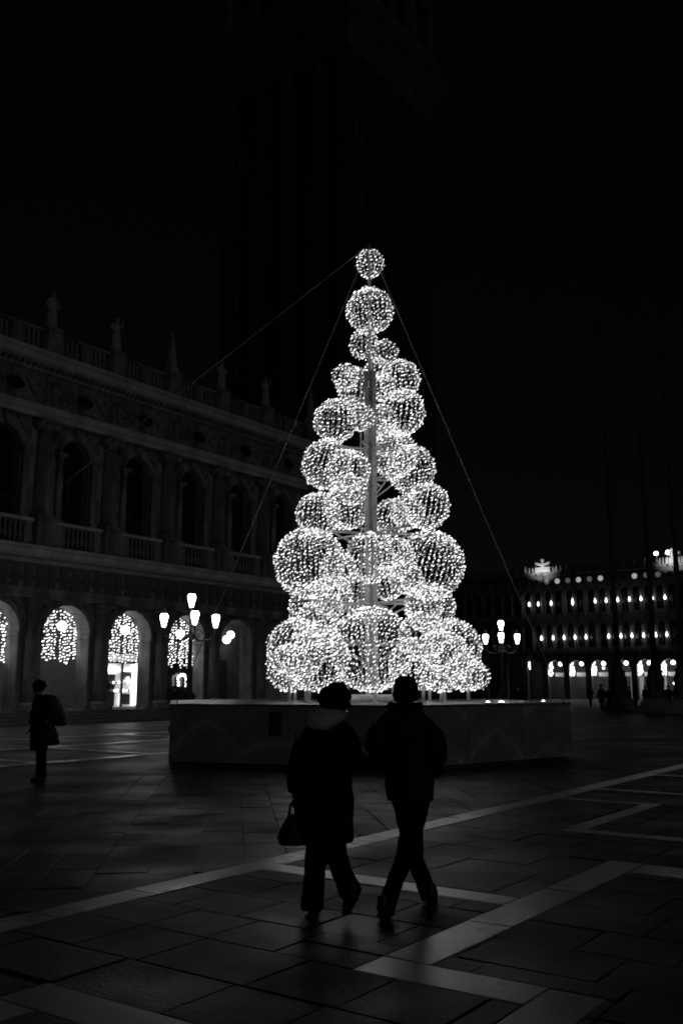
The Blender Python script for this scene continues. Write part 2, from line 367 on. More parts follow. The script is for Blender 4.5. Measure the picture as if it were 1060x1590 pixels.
# border stones
for bi, (u0, u1, v0, v1) in enumerate(BANDS + FAR_BANDS):
    along_u = (u1 - u0) > (v1 - v0); L = (u1 - u0) if along_u else (v1 - v0); s = 0.0
    while s < L - 0.05:
        d = random.uniform(0.95, 1.55)
        if s + d > L - 0.45: d = L - s
        a = (u0 + s, u0 + s + d, v0, v1) if along_u else (u0, u1, v0 + s, v0 + s + d)
        q = [uvp(a[0], a[2]), uvp(a[1], a[2]), uvp(a[1], a[3]), uvp(a[0], a[3])]
        c = sum(q, Vector()) / 4
        if visible(c, 1.2) and c.y < 40: near.append((c.y, ccw([(p.x, p.y) for p in q]), 'border', random.uniform(0.75, 1.15) * (0.5 if 8 <= bi <= 12 else 0.75 if bi == 3 else 1.0), c))
        s += d
# front field: grey slabs laid along the bands
def rect_minus(rects, b):
    out = []
    for (u0, u1, v0, v1) in rects:
        if b[1] <= u0 or b[0] >= u1 or b[3] <= v0 or b[2] >= v1: out.append((u0, u1, v0, v1)); continue
        if b[0] > u0: out.append((u0, b[0], v0, v1))
        if b[1] < u1: out.append((b[1], u1, v0, v1))
        a0, a1 = max(u0, b[0]), min(u1, b[1])
        if b[2] > v0: out.append((a0, a1, v0, b[2]))
        if b[3] < v1: out.append((a0, a1, b[3], v1))
    return out
u = 1.2
while u < 24:
    du = random.choice((0.58, 0.64, 0.64, 0.68)); v = -5.95 + random.choice((0, 0, -0.08, -0.3))
    while v < 8:
        dv = random.choice((0.6, 0.64, 0.66, 0.9))
        rs = [(u, u + du, max(v, -5.95), v + dv)]
        for b in BANDS: rs = rect_minus(rs, b)
        for a in rs:
            if (a[1] - a[0]) < 0.05 or (a[3] - a[2]) < 0.05: continue
            q = [uvp(a[0], a[2]), uvp(a[1], a[2]), uvp(a[1], a[3]), uvp(a[0], a[3])]; c = sum(q, Vector()) / 4
            if visible(c, 1.0): near.append((c.y, ccw([(p.x, p.y) for p in q]), 'slab', random.choice((0.5, 0.7, 0.85, 1.0, 1.0, 1.2, 1.7)) * random.uniform(0.85, 1.15), c))
        v += dv
    u += du
# central field: slabs turned to the diagonal
g2 = R(-6.5); A2 = Vector((math.sin(g2), math.cos(g2), 0)); B2 = Vector((math.cos(g2), -math.sin(g2), 0))
b = -14.0
while b < 8:
    db = random.choice((0.42, 0.44, 0.47)); a = 3.0 + random.choice((0, 0, 0.05, 0.3))
    while a < 27:
        da = random.choice((0.72, 0.76, 0.80, 0.84)); q = [A2 * a + B2 * b, A2 * a + B2 * (b + db), A2 * (a + da) + B2 * (b + db), A2 * (a + da) + B2 * b]
        poly = clip([(p.x, p.y) for p in q], V.x, V.y, -6.285)
        if len(poly) >= 3 and area(poly) > 0.02:
            poly = ccw(poly); c = Vector((sum(p[0] for p in poly) / len(poly), sum(p[1] for p in poly) / len(poly), 0)); vv = c.dot(V)
            if visible(c, 0.8) and vv > -13.9: near.append((c.y, poly, 'slab', random.choice((0.5, 0.7, 0.85, 1.0, 1.0, 1.2, 1.7)) * random.uniform(0.85, 1.15), c))
        a += da
    b += db
near.sort(key=lambda t: t[0])
ns = nb = 0; rest_s = acc_new(); rest_b = acc_new()
for (yy, poly, kind, shade, c) in near:
    top = (0.0 if kind == 'slab' else 0.003) + random.uniform(-0.0025, 0.0025); tl = 0.004
    if kind == 'slab':
        if ns < 300 and abs(c.x) < 0.372 * c.y + 0.3:
            ac = acc_new(); piece_mesh(ac, poly, top, shade=shade, tilt=tl); acc_build(ac, 'paving_slab', 'slab', ground, c); ns += 1
        else: piece_mesh(rest_s, poly, top, shade=shade, tilt=tl)
    else:
        if nb < 150 and yy < 26:
            ac = acc_new(); piece_mesh(ac, poly, top, shade=shade, tilt=tl * 0.6); acc_build(ac, 'border_stone', 'border', ground, c); nb += 1
        else: piece_mesh(rest_b, poly, top, shade=shade, tilt=tl * 0.6)
if rest_s['v']: tag(acc_build(rest_s, 'paving_slab', 'slab', ground), kind='stuff')
if rest_b['v']: tag(acc_build(rest_b, 'border_stone', 'border', ground), kind='stuff')

# ================================================================== THE LIBRARY (left)
BAY = 3.98; U0 = 26.85
lib = empty('arcaded_library', uvp(0, -36.5), PI / 2 - G)      # local x runs along the front, y into the building
tag(lib, 'long two storey stone arcade with balustrade and statues, light curtains in its arches', 'building')
def lib_pt(u, d, z): return uvp(u, -36.5 - d, z)
bays = [U0 + BAY * k for k in range(-2, 5)]
X_A, X_B = bays[0], bays[-1] + BAY
FL = 0.55
def bayparts(x):
    """prototype of one bay, built at local x .. x+BAY"""
    P = []; cx = x + BAY / 2
    P.append(wall_with_arch(MB(), x, x + BAY, FL, 5.66, 0.0, 0.9, 1.35, 4.08, cx, FL + 0.001).build('arcade_wall', 'istria', lib))
    P.append(arch_ring(MB(), 1.35, 0.24, 4.08, -0.07, 0.0, cx).build('archivolt', 'istria', lib))
    P.append(MB().prism([(cx - 0.15, 5.40), (cx + 0.15, 5.40), (cx + 0.24, 5.80), (cx - 0.24, 5.80)], 'y', -0.22, -0.02).build('keystone', 'carved', lib))
    for s in (-1, 1):
        a = cx + s * 1.35; x0, x1 = (a - 0.42, a + 0.07) if s < 0 else (a - 0.07, a + 0.42)
        P.append(MB().box(x0, x1, -0.09, 0.95, 3.90, 4.10, 0.03).build('impost', 'istria', lib))
        P.append(MB().box(x0, x1 - (0.07 if s < 0 else 0), -0.06, 0.0, FL, FL + 0.45, 0.02).build('pier_foot', 'istria', lib))
    # engaged column on the left edge of the bay
    col = MB().lathe([(0.37, 0.95), (0.375, 2.4), (0.33, 5.10)], (x, -0.12, 0), 16).build('column', 'istria', lib); P.append(col)
    k1 = MB().box(x - 0.5, x + 0.5, -0.62, 0.0, FL, FL + 0.22, 0.02).lathe([(0.46, 0.77), (0.49, 0.83), (0.46, 0.89), (0.39, 0.95)], (x, -0.12, 0), 16).build('column_base', 'istria', col)
    k2 = MB().lathe([(0.33, 5.10), (0.40, 5.16), (0.36, 5.22), (0.40, 5.32), (0.48, 5.42)], (x, -0.12, 0), 16).box(x - 0.5, x + 0.5, -0.62, 0.0, 5.42, 5.56, 0.02).build('capital', 'istria', col)
    # lower entablature: architrave, carved metope frieze, ledge
    P.append(MB().prism([(0.0, 5.60), (-0.42, 5.60), (-0.42, 5.84), (-0.47, 5.84), (-0.47, 6.05), (0.0, 6.05)], 'x', x, x + BAY).build('architrave', 'istria', lib))
    P.append(MB().prism([(0.0, 6.05), (-0.43, 6.05), (-0.43, 7.18), (0.0, 7.18)], 'x', x, x + BAY).build('frieze', 'carved', lib))
    tri = MB()
    for q in (-0.14, 0.0, 0.14): tri.box(q - 0.045, q + 0.045, -0.50, -0.432, 6.1, 7.12)
    tri = tri.box(-0.18, 0.18, -0.46, -0.425, 6.08, 7.14).mesh('triglyph'); tri.materials.append(M['istria'])
    rd = MB().lathe([(0.20, 0.0), (0.17, 0.035), (0.09, 0.05), (0.01, 0.06)], (0, 0, 0), 10); rd.v = [(a_, -0.43 - c_, 6.6 + b_) for a_, b_, c_ in rd.v]
    rd = rd.mesh('roundel'); rd.materials.append(M['carved'])
    for t in range(6):
        P.append(link('triglyph', tri, lib, (x + BAY * t / 6, 0, 0))); P.append(link('roundel', rd, lib, (x + BAY * (t + 0.5) / 6, 0, 0)))
    P.append(MB().prism([(0.0, 7.18), (-0.52, 7.18), (-0.62, 7.34), (-0.95, 7.40), (-1.05, 7.52), (-1.05, 7.72), (-1.15, 7.80), (-1.15, 7.90), (0.0, 7.90)], 'x', x, x + BAY).build('ledge', 'pale_trim', lib))
    # balcony
    P.append(MB().box(x - 0.52, x + 0.52, -0.78, 0.0, 7.90, 9.14, 0.03).box(x - 0.58, x + 0.58, -0.84, 0.0, 9.14, 9.28, 0.02).build('column_pedestal', 'istria', lib))
    for s in (-1, 1):
        P.append(MB().box(cx + s * 1.12 - 0.2, cx + s * 1.12 + 0.2, -0.60, -0.26, 7.90, 9.05, 0.02).build('balcony_pier', 'istria', lib))
    P.append(MB().box(x + 0.58, x + BAY - 0.58, -0.62, -0.24, 9.05, 9.22, 0.03).build('balcony_rail', 'pale_trim', lib))
    P.append(MB().box(x + 0.52, x + BAY - 0.52, -0.60, -0.26, 7.90, 8.04, 0.02).build('balcony_plinth', 'istria', lib))
    prof = [(0.085, 8.04), (0.085, 8.12), (0.05, 8.16), (0.10, 8.34), (0.105, 8.42), (0.055, 8.66), (0.05, 8.74), (0.075, 8.80), (0.045, 8.86), (0.085, 8.98), (0.085, 9.05)]
    bal = MB().lathe(prof, (0, -0.43, 0), 8).mesh('baluster'); bal.materials.append(M['istria'])
    for i in range(7): P.append(link('baluster', bal, lib, (cx - 0.78 + 0.26 * i, 0, 0)))
    # upper storey
    P.append(wall_with_arch(MB(), x, x + BAY, 7.90, 14.16, 0.0, 0.55, 0.84, 12.62, cx, 7.92).build('upper_wall', 'istria', lib))
    P.append(arch_ring(MB(), 0.84, 0.22, 12.62, -0.08, 0.0, cx).build('upper_archivolt', 'istria', lib))
    P.append(MB().prism([(cx - 0.13, 13.42), (cx + 0.13, 13.42), (cx + 0.22, 14.12), (cx - 0.22, 14.12)], 'y', -0.24, -0.02).build('upper_keystone', 'carved', lib))
    ucol = MB().lathe([(0.36, 9.58), (0.365, 10.8), (0.31, 13.46)], (x, -0.22, 0), 16).build('upper_column', 'istria', lib); P.append(ucol)
    MB().box(x - 0.48, x + 0.48, -0.70, 0.0, 9.28, 9.40, 0.02).lathe([(0.45, 9.40), (0.47, 9.46), (0.42, 9.52), (0.37, 9.58)], (x, -0.22, 0), 16).build('column_base', 'istria', ucol)
    MB().lathe([(0.31, 13.46), (0.37, 13.50), (0.36, 13.62), (0.46, 13.84)], (x, -0.22, 0), 16).box(x - 0.50, x + 0.50, -0.74, 0.0, 13.84, 14.0, 0.02)\
        .tube([(x - 0.44, -0.72, 13.70), (x - 0.44, 0.0, 13.70)], 0.15, 8).tube([(x + 0.44, -0.72, 13.70), (x + 0.44, 0.0, 13.70)], 0.15, 8).build('capital', 'istria', ucol)
    for s in (-1, 1):
        sx = cx + s * 1.02
        c2 = MB().lathe([(0.165, 9.46), (0.165, 10.6), (0.14, 12.20)], (sx, -0.20, 0), 12).build('slender_column', 'istria', lib); P.append(c2)
        MB().box(sx - 0.2, sx + 0.2, -0.42, 0.0, 9.22, 9.34).lathe([(0.21, 9.34), (0.22, 9.40), (0.17, 9.46)], (sx, -0.20, 0), 12).build('column_base', 'istria', c2)
        MB().lathe([(0.14, 12.20), (0.17, 12.24), (0.16, 12.32), (0.22, 12.44)], (sx, -0.20, 0), 12).box(sx - 0.26, sx + 0.26, -0.46, 0.02, 12.44, 12.62, 0.02).build('capital', 'istria', c2)
    P.append(MB().box(x + 0.36, cx - 1.28, -0.07, 0.0, 12.44, 12.62, 0.01).build('impost_band', 'istria', lib))
    P.append(MB().box(cx + 1.28, x + BAY - 0.36, -0.07, 0.0, 12.44, 12.62, 0.01).build('impost_band', 'istria', lib))
    # carved spandrel figures
    for s in (-1, 1):
        sf = MB().loft([((cx + s * 1.30, -0.02, 13.05), 0.10, 0.05, 0), ((cx + s * 1.22, -0.05, 13.25), 0.17, 0.10, 0), ((cx + s * 1.02, -0.06, 13.55), 0.20, 0.11, 0), ((cx + s * 0.80, -0.06, 13.80), 0.16, 0.10, 0), ((cx + s * 0.62, -0.04, 13.95), 0.09, 0.08, 0)], 10).build('spandrel_carving', 'carved', lib); P.append(sf)
        sf2 = MB().loft([((cx + s * 1.66, -0.02, 4.45), 0.10, 0.05, 0), ((cx + s * 1.60, -0.05, 4.75), 0.17, 0.10, 0), ((cx + s * 1.32, -0.06, 5.15), 0.20, 0.11, 0), ((cx + s * 1.0, -0.04, 5.50), 0.10, 0.08, 0)], 10).build('spandrel_carving', 'carved', lib); P.append(sf2)
    # window in the upper arch
    wd = MB().prism(arch_pts(0.84, 12.62, 12, 7.95, cx), 'y', 0.44, 0.48).build('window', 'dark_glass', lib); P.append(wd)
    MB().box(cx - 0.04, cx + 0.04, 0.40, 0.44, 7.95, 12.6).box(cx - 0.84, cx + 0.84, 0.40, 0.438, 10.2, 10.28).box(cx - 0.84, cx + 0.84, 0.40, 0.438, 12.58, 12.66).build('window_frame', 'dark_wood', wd)
    # great frieze
    P.append(MB().prism([(0.0, 14.12), (-0.46, 14.02), (-0.46, 14.28), (-0.54, 14.30), (-0.54, 14.62), (0.0, 14.62)], 'x', x, x + BAY).build('upper_architrave', 'pale_trim', lib))
    P.append(MB().prism([(0.0, 14.62), (-0.46, 14.62), (-0.46, 16.24), (0.0, 16.24)], 'x', x, x + BAY).build('upper_frieze', 'carved', lib))
    ov = [(cx + 0.52 * math.cos(t * PI / 10), 15.34 + 0.28 * math.sin(t * PI / 10)) for t in range(20)]
    ow = MB().prism(ov, 'y', -0.485, -0.44).build('frieze_window', 'dark_glass', lib); P.append(ow)
    fr = MB(); ring = [Vector((cx + 0.58 * math.cos(t * PI / 10), -0.50, 15.34 + 0.34 * math.sin(t * PI / 10))) for t in range(21)]
    fr.tube(ring, 0.055, 5, caps=False).build('frieze_window_frame', 'istria', ow)
    for s_ in (-1, 1):                                      # festoon and child carved along the frieze
        mb = MB()
        for q in range(11):
            t = q / 10.0; fx = cx + s_ * (0.75 + 1.05 * t); fz = 15.55 - 0.55 * math.sin(PI * t) + random.uniform(-0.03, 0.03)
            mb.ball((fx, -0.50, fz), 0.115, 0.09, 0.11, 7, 5)
        fx = cx + s_ * 1.80
        mb.ball((fx, -0.52, 15.72), 0.11, 0.10, 0.13, 8, 6).loft([((fx, -0.50, 14.80), 0.10, 0.07, 0), ((fx, -0.52, 15.15), 0.15, 0.10, 0), ((fx, -0.52, 15.45), 0.17, 0.10, 0), ((fx, -0.50, 15.68), 0.10, 0.08, 0)], 8)
        P.append(mb.build('festoon_carving', 'carved', lib))
    P.append(MB().prism([(0.0, 16.24), (-0.52, 16.24), (-0.60, 16.40), (-0.95, 16.48), (-1.08, 16.55), (-1.08, 16.78), (-1.20, 16.88), (-1.24, 17.02), (0.0, 17.02)], 'x', x, x + BAY).build('cornice', 'pale_trim', lib))
    mb = MB()
    for t in range(12): mb.box(x + BAY * (t + 0.5) / 12 - 0.07, x + BAY * (t + 0.5) / 12 + 0.07, -0.92, -0.55, 16.28, 16.455)
    P.append(mb.build('dentil_course', 'istria', lib))
    # roof balustrade
    P.append(MB().box(x - 0.40, x + 0.40, -0.62, 0.16, 17.02, 18.36, 0.03).box(x - 0.46, x + 0.46, -0.68, 0.22, 18.36, 18.52, 0.02).build('roof_pedestal', 'istria', lib))
    P.append(MB().box(cx - 0.24, cx + 0.24, -0.42, -0.02, 17.02, 18.26, 0.02).build('roof_pier', 'istria', lib))
    P.append(MB().box(x + 0.40, x + BAY - 0.40, -0.40, -0.04, 18.26, 18.42, 0.03).build('roof_rail', 'istria', lib))
    P.append(MB().box(x + 0.40, x + BAY - 0.40, -0.40, -0.04, 17.02, 17.26, 0.02).build('roof_plinth', 'istria', lib))
    prof2 = [(r, 17.26 + (z - 8.04) * 0.99) for r, z in prof]
    bal2 = MB().lathe(prof2, (0, -0.22, 0), 8).mesh('roof_baluster'); bal2.materials.append(M['istria'])
    for s in (-1, 1):
        for i in range(4): P.append(link('roof_baluster', bal2, lib, (cx + s * (0.46 + 0.27 * i), 0, 0)))
    return P
proto = bayparts(bays[0])
for k, x in enumerate(bays[1:], 1):
    for o in proto:
        kids = [c for c in o.children]
        n_ = copy_part(o, lib, (BAY * k, 0, 0))
        for c in kids: copy_part(c, n_, (0, 0, 0))
# end pier, arcade interior, roof, floor and steps
MB().box(X_B, X_B + 1.3, -0.06, 1.0, FL, 14.1, 0.02).box(X_B, X_B + 1.3, -0.5, 0.9, 14.1, 17.02, 0.02).box(X_B, X_B + 1.35, -0.6, 0.3, 17.02, 18.5, 0.03).build('corner_pier', 'istria', lib)
MB().box(X_A, X_B + 1.3, 4.5, 4.8, FL, 5.7).build('inner_wall', 'plaster', lib)
MB().box(X_A, X_B + 1.3, 0.9, 4.5, 5.68, 5.9).build('arcade_ceiling', 'plaster', lib)
MB().box(X_A, X_B + 1.3, -0.7, 4.5, -0.02, FL - 0.002).build('arcade_floor', 'dark_stone', lib)
for i in range(3):
    MB().box(X_A, X_B + 1.5, -0.7 - 0.34 * (i + 1), -0.7 - 0.34 * i, -0.02, 0.41 - 0.137 * i, 0.012).build('step', 'dark_stone', lib)
MB().box(X_A, X_B + 1.2, 0.56, 12, 5.92, 17.0).build('building_core', 'dark_stone', lib)
MB().box(X_B + 1.0, X_B + 1.28, 0.9, 12, FL, 17.0).build('side_wall', 'istria', lib)
MB().box(X_B + 0.9, X_B + 1.3, 0.3, 11, 17.03, 18.4, 0.02).build('side_parapet', 'istria', lib)
# shop fronts in the inner wall
def shop_frame(u0, u1, z0, z1, name='shop_window', mat='shop_light'):
    s = MB().box(u0, u1, 4.40, 4.47, z0, z1).build(name, mat, lib)
    return s
SHB = 4.30
sh = empty('shop_front'); sh.parent = lib
MB().box(34.55, 37.35, 4.40, 4.46, FL, 3.45).build('back_panel', 'shop_light', sh)
MB().box(34.5, 37.4, 4.05, 4.20, 2.90, 3.03).box(35.98, 36.08, 4.08, 4.18, FL, 2.90).box(34.5, 34.62, 4.05, 4.22, FL, 3.5).box(37.28, 37.4, 4.05, 4.22, FL, 3.5).box(34.5, 37.4, 4.05, 4.20, 3.42, 3.56).build('frame', 'dark_wood', sh)
MB().box(34.62, 35.7, 4.30, 4.34, FL + 0.05, 2.30).build('display_panel', 'dark_wood', sh)
MB().box(36.12, 36.9, 4.31, 4.35, 2.02, 2.45).build('display_panel', 'dark_wood', sh)
MB().box(36.2, 36.85, 4.31, 4.35, FL + 0.12, 1.25).build('display_panel', 'dark_wood', sh)
for z in (1.30, 1.75):
    MB().box(35.3, 37.0, 4.10, 4.30, z, z + 0.03).build('shelf', 'dark_wood', sh)
for i in range(16):
    gz = (1.42, 1.86)[i % 2]
    MB().ball((35.35 + i * 0.105 + random.uniform(-0.03, 0.03), 4.18, gz), 0.055, 0.05, random.uniform(0.05, 0.10), 8, 6).build('display_goods', 'shop_lamp' if i % 3 else 'blind', sh)
MB().ball((36.5, 4.16, 2.06), 0.13, 0.1, 0.13).build('display_globe', 'shop_lamp', sh)
MB().box(34.7, 35.9, 4.20, 4.26, 2.45, 2.72, 0.02).build('light_box', 'shop_lamp', sh)
MB().box(36.1, 37.2, 4.2, 4.26, 2.48, 2.58).build('strip_lamp', 'shop_lamp', sh)
MB().box(37.0, 37.24, 4.2, 4.26, FL + 0.1, 2.85).build('strip_lamp', 'shop_lamp', sh)
MB().box(36.1, 36.18, 4.2, 4.26, FL + 0.05, 1.4).build('strip_lamp', 'shop_lamp', sh)
sh2 = empty('shop_front'); sh2.parent = lib
MB().box(39.4, 41.6, 4.40, 4.46, FL, 3.3).build('back_panel', 'dark_glass', sh2)
MB().box(39.3, 41.7, 4.05, 4.2, 3.2, 3.32).box(39.3, 39.42, 4.05, 4.2, FL, 3.2).box(41.58, 41.7, 4.05, 4.2, FL, 3.2).build('frame', 'dark_wood', sh2)
mb = MB()
for i in range(12):
    t = -0.5 + i / 11 * (PI + 1.0); mb.ball((40.75 - 0.34 * math.cos(t) + random.uniform(-0.04, 0.04), 4.2, 1.95 + 0.42 * math.sin(t) + random.uniform(-0.04, 0.04)), 0.085, 0.05, 0.085, 8, 6)
mb.build('glowing_wreath', 'shop_lamp', sh2)
# roller shutters (bays without a lit shop)
for (u0, u1) in ((26.9, 33.2),):
    rs = MB()
    z = FL
    while z < 3.2: rs.box(u0, u1, 4.38, 4.46, z, z + 0.085, 0.015); z += 0.10
    rs.build('roller_shutter', 'shutter', lib)
MB().box(42.6, 44.9, 4.40, 4.49, FL, 3.3).build('door_panel', 'dark_wood', lib)
MB().box(43.9, 44.1, 4.34, 4.40, 1.5, 2.9).build('lit_door_pane', 'dim_window', lib)

# statues along the roof (each stands on its pedestal)
def statue(u, kind, label):
    r = empty('roof_statue', lib_pt(u, -0.22, 18.52), PI / 2 - G)
    tag(r, label, 'statue', 'statues on the library balustrade')
    mb = MB()
    if kind == 'obelisk':
        st = MB().box(-0.30, 0.30, -0.30, 0.30, 0, 0.35, 0.03).add([(-0.2, -0.2, 0.35), (0.2, -0.2, 0.35), (0.2, 0.2, 0.35), (-0.2, 0.2, 0.35), (-0.08, -0.08, 2.05), (0.08, -0.08, 2.05), (0.08, 0.08, 2.05), (-0.08, 0.08, 2.05), (0, 0, 2.3)],
            [(0, 1, 5, 4), (1, 2, 6, 5), (2, 3, 7, 6), (3, 0, 4, 7), (4, 5, 8), (5, 6, 8), (6, 7, 8), (7, 4, 8)]).build('shaft', 'statue', r)
        MB().ball((0, 0, 2.34), 0.09).build('finial', 'statue', r); return r
    s = 1 if kind == 'a' else -1
    mb.loft([((0, 0, 0.08), 0.30, 0.26, 0), ((0.02 * s, 0, 0.4), 0.25, 0.22, 0), ((0.04 * s, 0, 0.85), 0.24, 0.19, 0), ((0, 0, 1.15), 0.21, 0.16, 0), ((-0.01, 0, 1.42), 0.27, 0.17, 0), ((0, 0, 1.60), 0.20, 0.13, 0), ((0, 0, 1.66), 0.08, 0.08, 0)], 14)
    mb.ball((0, -0.02, 1.82), 0.115, 0.13, 0.15).tube([(0, 0, 1.6), (0, -0.01, 1.75)], 0.07, 8)
    mb.tube([(0.24 * s, 0, 1.52), (0.36 * s, -0.03, 1.22), (0.22 * s, -0.2, 1.12)], [0.085, 0.07, 0.055], 8)
    if kind == 'a': mb.tube([(-0.22, 0, 1.52), (-0.36, -0.03, 1.24), (-0.30, -0.15, 0.98)], [0.085, 0.07, 0.055], 8)
    else: mb.tube([(0.22, 0, 1.52), (0.38, -0.03, 1.60), (0.34, -0.10, 1.92)], [0.085, 0.07, 0.05], 8)
    for i in range(8):
        a = i / 8 * 2 * PI; mb.tube([(0.28 * math.cos(a), 0.24 * math.sin(a), 0.1), (0.23 * math.cos(a + 0.2), 0.19 * math.sin(a + 0.2), 0.9), (0.1 * math.cos(a + .5), 0.1 * math.sin(a + .5), 1.4)], [0.045, 0.03, 0.02], 5)
    fig = mb.build('figure', 'statue', r); remesh(fig, 0.03, 2)
    MB().box(-0.34, 0.34, -0.30, 0.30, 0, 0.1, 0.02).build('plinth', 'statue', r)
    return r
statue(U0, 'a', 'robed stone statue with lowered arms on the roof, farthest from the corner obelisk')
statue(U0 + BAY, 'b', 'robed stone statue with one arm raised, next to the slim mid roof obelisk')
statue(U0 + 2 * BAY, 'obelisk', 'slim stone obelisk between two statues on the roof balustrade')
statue(U0 + 3 * BAY, 'a', 'robed stone statue right after the slim obelisk on the roof balustrade')
statue(U0 + 4 * BAY, 'b', 'robed stone statue with raised arm next to the corner obelisk on the roof')
statue(X_B + 0.6, 'obelisk', 'stone obelisk on the end corner of the roof balustrade')

# light curtains hanging in the arches, and the globes of the arcade
def light_curtain(k, label, z_low):
    cx = bays[k] + BAY / 2
    r = empty('light_curtain', lib_pt(cx, 0.82, 0), PI / 2 - G)
    tag(r, label, 'light curtain', 'light curtains in the arches')
    pts = []; wires = MB(); n = 17
    rod = MB().tube([(-1.33, 0, 4.08), (-1.33, 0, 4.1)], 0.012, 5)
    hoop = [Vector((1.31 * math.cos(PI - PI * i / 16), 0, 4.08 + 1.31 * math.sin(PI - PI * i / 16))) for i in range(17)]
    MB().tube(hoop, 0.014, 5).build('hoop', 'wire', r)
    for i in range(n):
        x = -1.24 + 2.48 * i / (n - 1) + random.uniform(-0.03, 0.03); zt = 4.08 + math.sqrt(max(1.3 ** 2 - x * x, 0))
        if abs(i - n * 0.53) < 0.6: continue
        zb = z_low + random.uniform(-0.05, 0.18); wires.tube([(x, 0, zt), (x, 0, zb)], 0.004, 3)
        z = zt - random.uniform(0.03, 0.12)
        while z > zb:
            pts.append((x + random.uniform(-0.05, 0.05), random.uniform(-0.05, 0.05), z)); z -= random.uniform(0.11, 0.19)
    wires.build('strand', 'wire', r)
    me = bulbs_mesh('bulb_string', pts, 0.066, 0.025, 'curtain_bulb', (0.85, 0, 0.45)); b_ = link('bulb_string', me, r); tag(b_, kind='stuff')
light_curtain(1, 'curtain of white light strands in the arch farthest from the lamp post', 2.75)
light_curtain(2, 'curtain of white light strands in the arch with the closed roller shutter', 2.80)
light_curtain(3, 'curtain of white light strands in the arch above the brightly lit shop window', 2.85)
light_curtain(4, 'curtain of white light strands behind the lamp post, above a glowing wreath', 2.65)
def globe(u, d, z, label):
    r = empty('globe_lamp', lib_pt(u, d, z), 0); tag(r, label, 'lamp', 'globe lamps under the arcade')
    MB().ball((0, 0, 0), 0.24, n=18, m=12).build('glass_globe', 'globe', r)
    MB().tube([(0, 0, 0.22), (0, 0, 5.68 - z)], 0.014, 6).lathe([(0.09, 0.20), (0.06, 0.28), (0.02, 0.30)], (0, 0, 0), 10).build('stem', 'iron', r)
globe(30.38, 2.3, 4.62, 'round white globe lamp hanging behind the light curtain of the shuttered arch')
globe(34.5, 2.3, 4.62, 'round white globe lamp hanging behind the light curtain above the lit shop')
globe(38.6, 2.3, 4.60, 'round white globe lamp hanging behind the light curtain with the glowing wreath')
globe(42.5, 2.3, 4.43, 'lower round globe lamp of the pair in the arch without a light curtain')
globe(44.16, 3.5, 4.81, 'upper round globe lamp of the pair in the arch without a light curtain')
globe(26.3, 2.3, 4.62, 'round white globe lamp behind the light curtain farthest from the lamp post')

# ================================================================== BELL TOWER
TW = 12.8; tower_c = Vector((0.45, 65, 0)) + (-V * TW / 2 + U * TW / 2)
tw = empty('bell_tower', tower_c, PI / 2 - G); TU = 2.5
tag(tw, 'tall dark brick bell tower rising behind the light ball tree', 'tower')
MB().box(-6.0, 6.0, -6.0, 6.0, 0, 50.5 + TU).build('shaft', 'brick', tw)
MB().box(-6.9, 6.9, -6.9, 6.9, -0.02, 1.6, 0.1).build('stone_base', 'tower_stone', tw)
for face in range(4):
    a = face * PI / 2
    for i in range(5):
        q = -5.85 + i * 2.925; o = MB().box(q - 0.42, q + 0.42, -6.4, -6.0, 1.6, 48.2 + TU).build('pilaster', 'brick', tw, rz=a)
    for i in range(4):
        q = -5.85 + (i + 0.5) * 2.925
        arch_ring(MB(), 1.02, 0.35, 47.0 + TU, -6.38, -6.02, q, 8).build('blind_arch', 'tower_stone', tw, rz=a)
    for i, z in enumerate((13, 19.2, 25.4, 31.6, 37.8, 43.5)):
        wf = MB().prism(arch_pts(0.30, z + 1.5, 8, z, -4.39), 'y', -6.06, -6.01).build('slit_window', 'dark_glass', tw, rz=a)
        arch_ring(MB(), 0.30, 0.16, z + 1.5, -6.16, -6.02, -4.39, 8).box(-4.85, -4.69, -6.16, -6.02, z, z + 1.5).box(-4.09, -3.93, -6.16, -6.02, z, z + 1.5).box(-4.9, -3.88, -6.2, -6.02, z - 0.2, z - 0.001).build('window_frame', 'tower_stone', wf)
prof = [(6.4, 48.2), (6.6, 48.6), (6.6, 49.6), (7.0, 50.0), (7.0, 50.6), (7.6, 51.2), (7.9, 51.5), (7.9, 52.1), (7.2, 52.3), (7.2, 53.4)]
for i, (z0, z1, w0, w1) in enumerate(((48.2, 49.4, 6.45, 6.55), (49.4, 50.3, 6.6, 7.0), (50.3, 51.3, 7.05, 7.5), (51.3, 52.0, 7.6, 7.9), (52.0, 53.6, 7.2, 7.2))):
    z0 += TU; z1 += TU
    MB().add([(-w0, -w0, z0), (w0, -w0, z0), (w0, w0, z0), (-w0, w0, z0), (-w1, -w1, z1), (w1, -w1, z1), (w1, w1, z1), (-w1, w1, z1)], [(3, 2, 1, 0), (4, 5, 6, 7), (0, 1, 5, 4), (1, 2, 6, 5), (2, 3, 7, 6), (3, 0, 4, 7)]).build('cornice_course', 'tower_stone', tw)
for face in range(4):
    for i in range(4):
        q = -5.0 + i * 3.33; wall_with_arch(MB(), q - 1.665, q + 1.665, 53.6 + TU, 60.5 + TU, -6.6, -6.0, 1.15, 58.0 + TU, q, 54.6 + TU, 10).build('belfry_arch', 'tower_stone', tw, rz=face * PI / 2)
MB().box(-7.3, 7.3, -7.3, 7.3, 60.5 + TU, 61.6 + TU, 0.1).build('belfry_cornice', 'tower_stone', tw)
MB().box(-5.6, 5.6, -5.6, 5.6, 61.6 + TU, 69.0 + TU).build('attic', 'brick', tw)
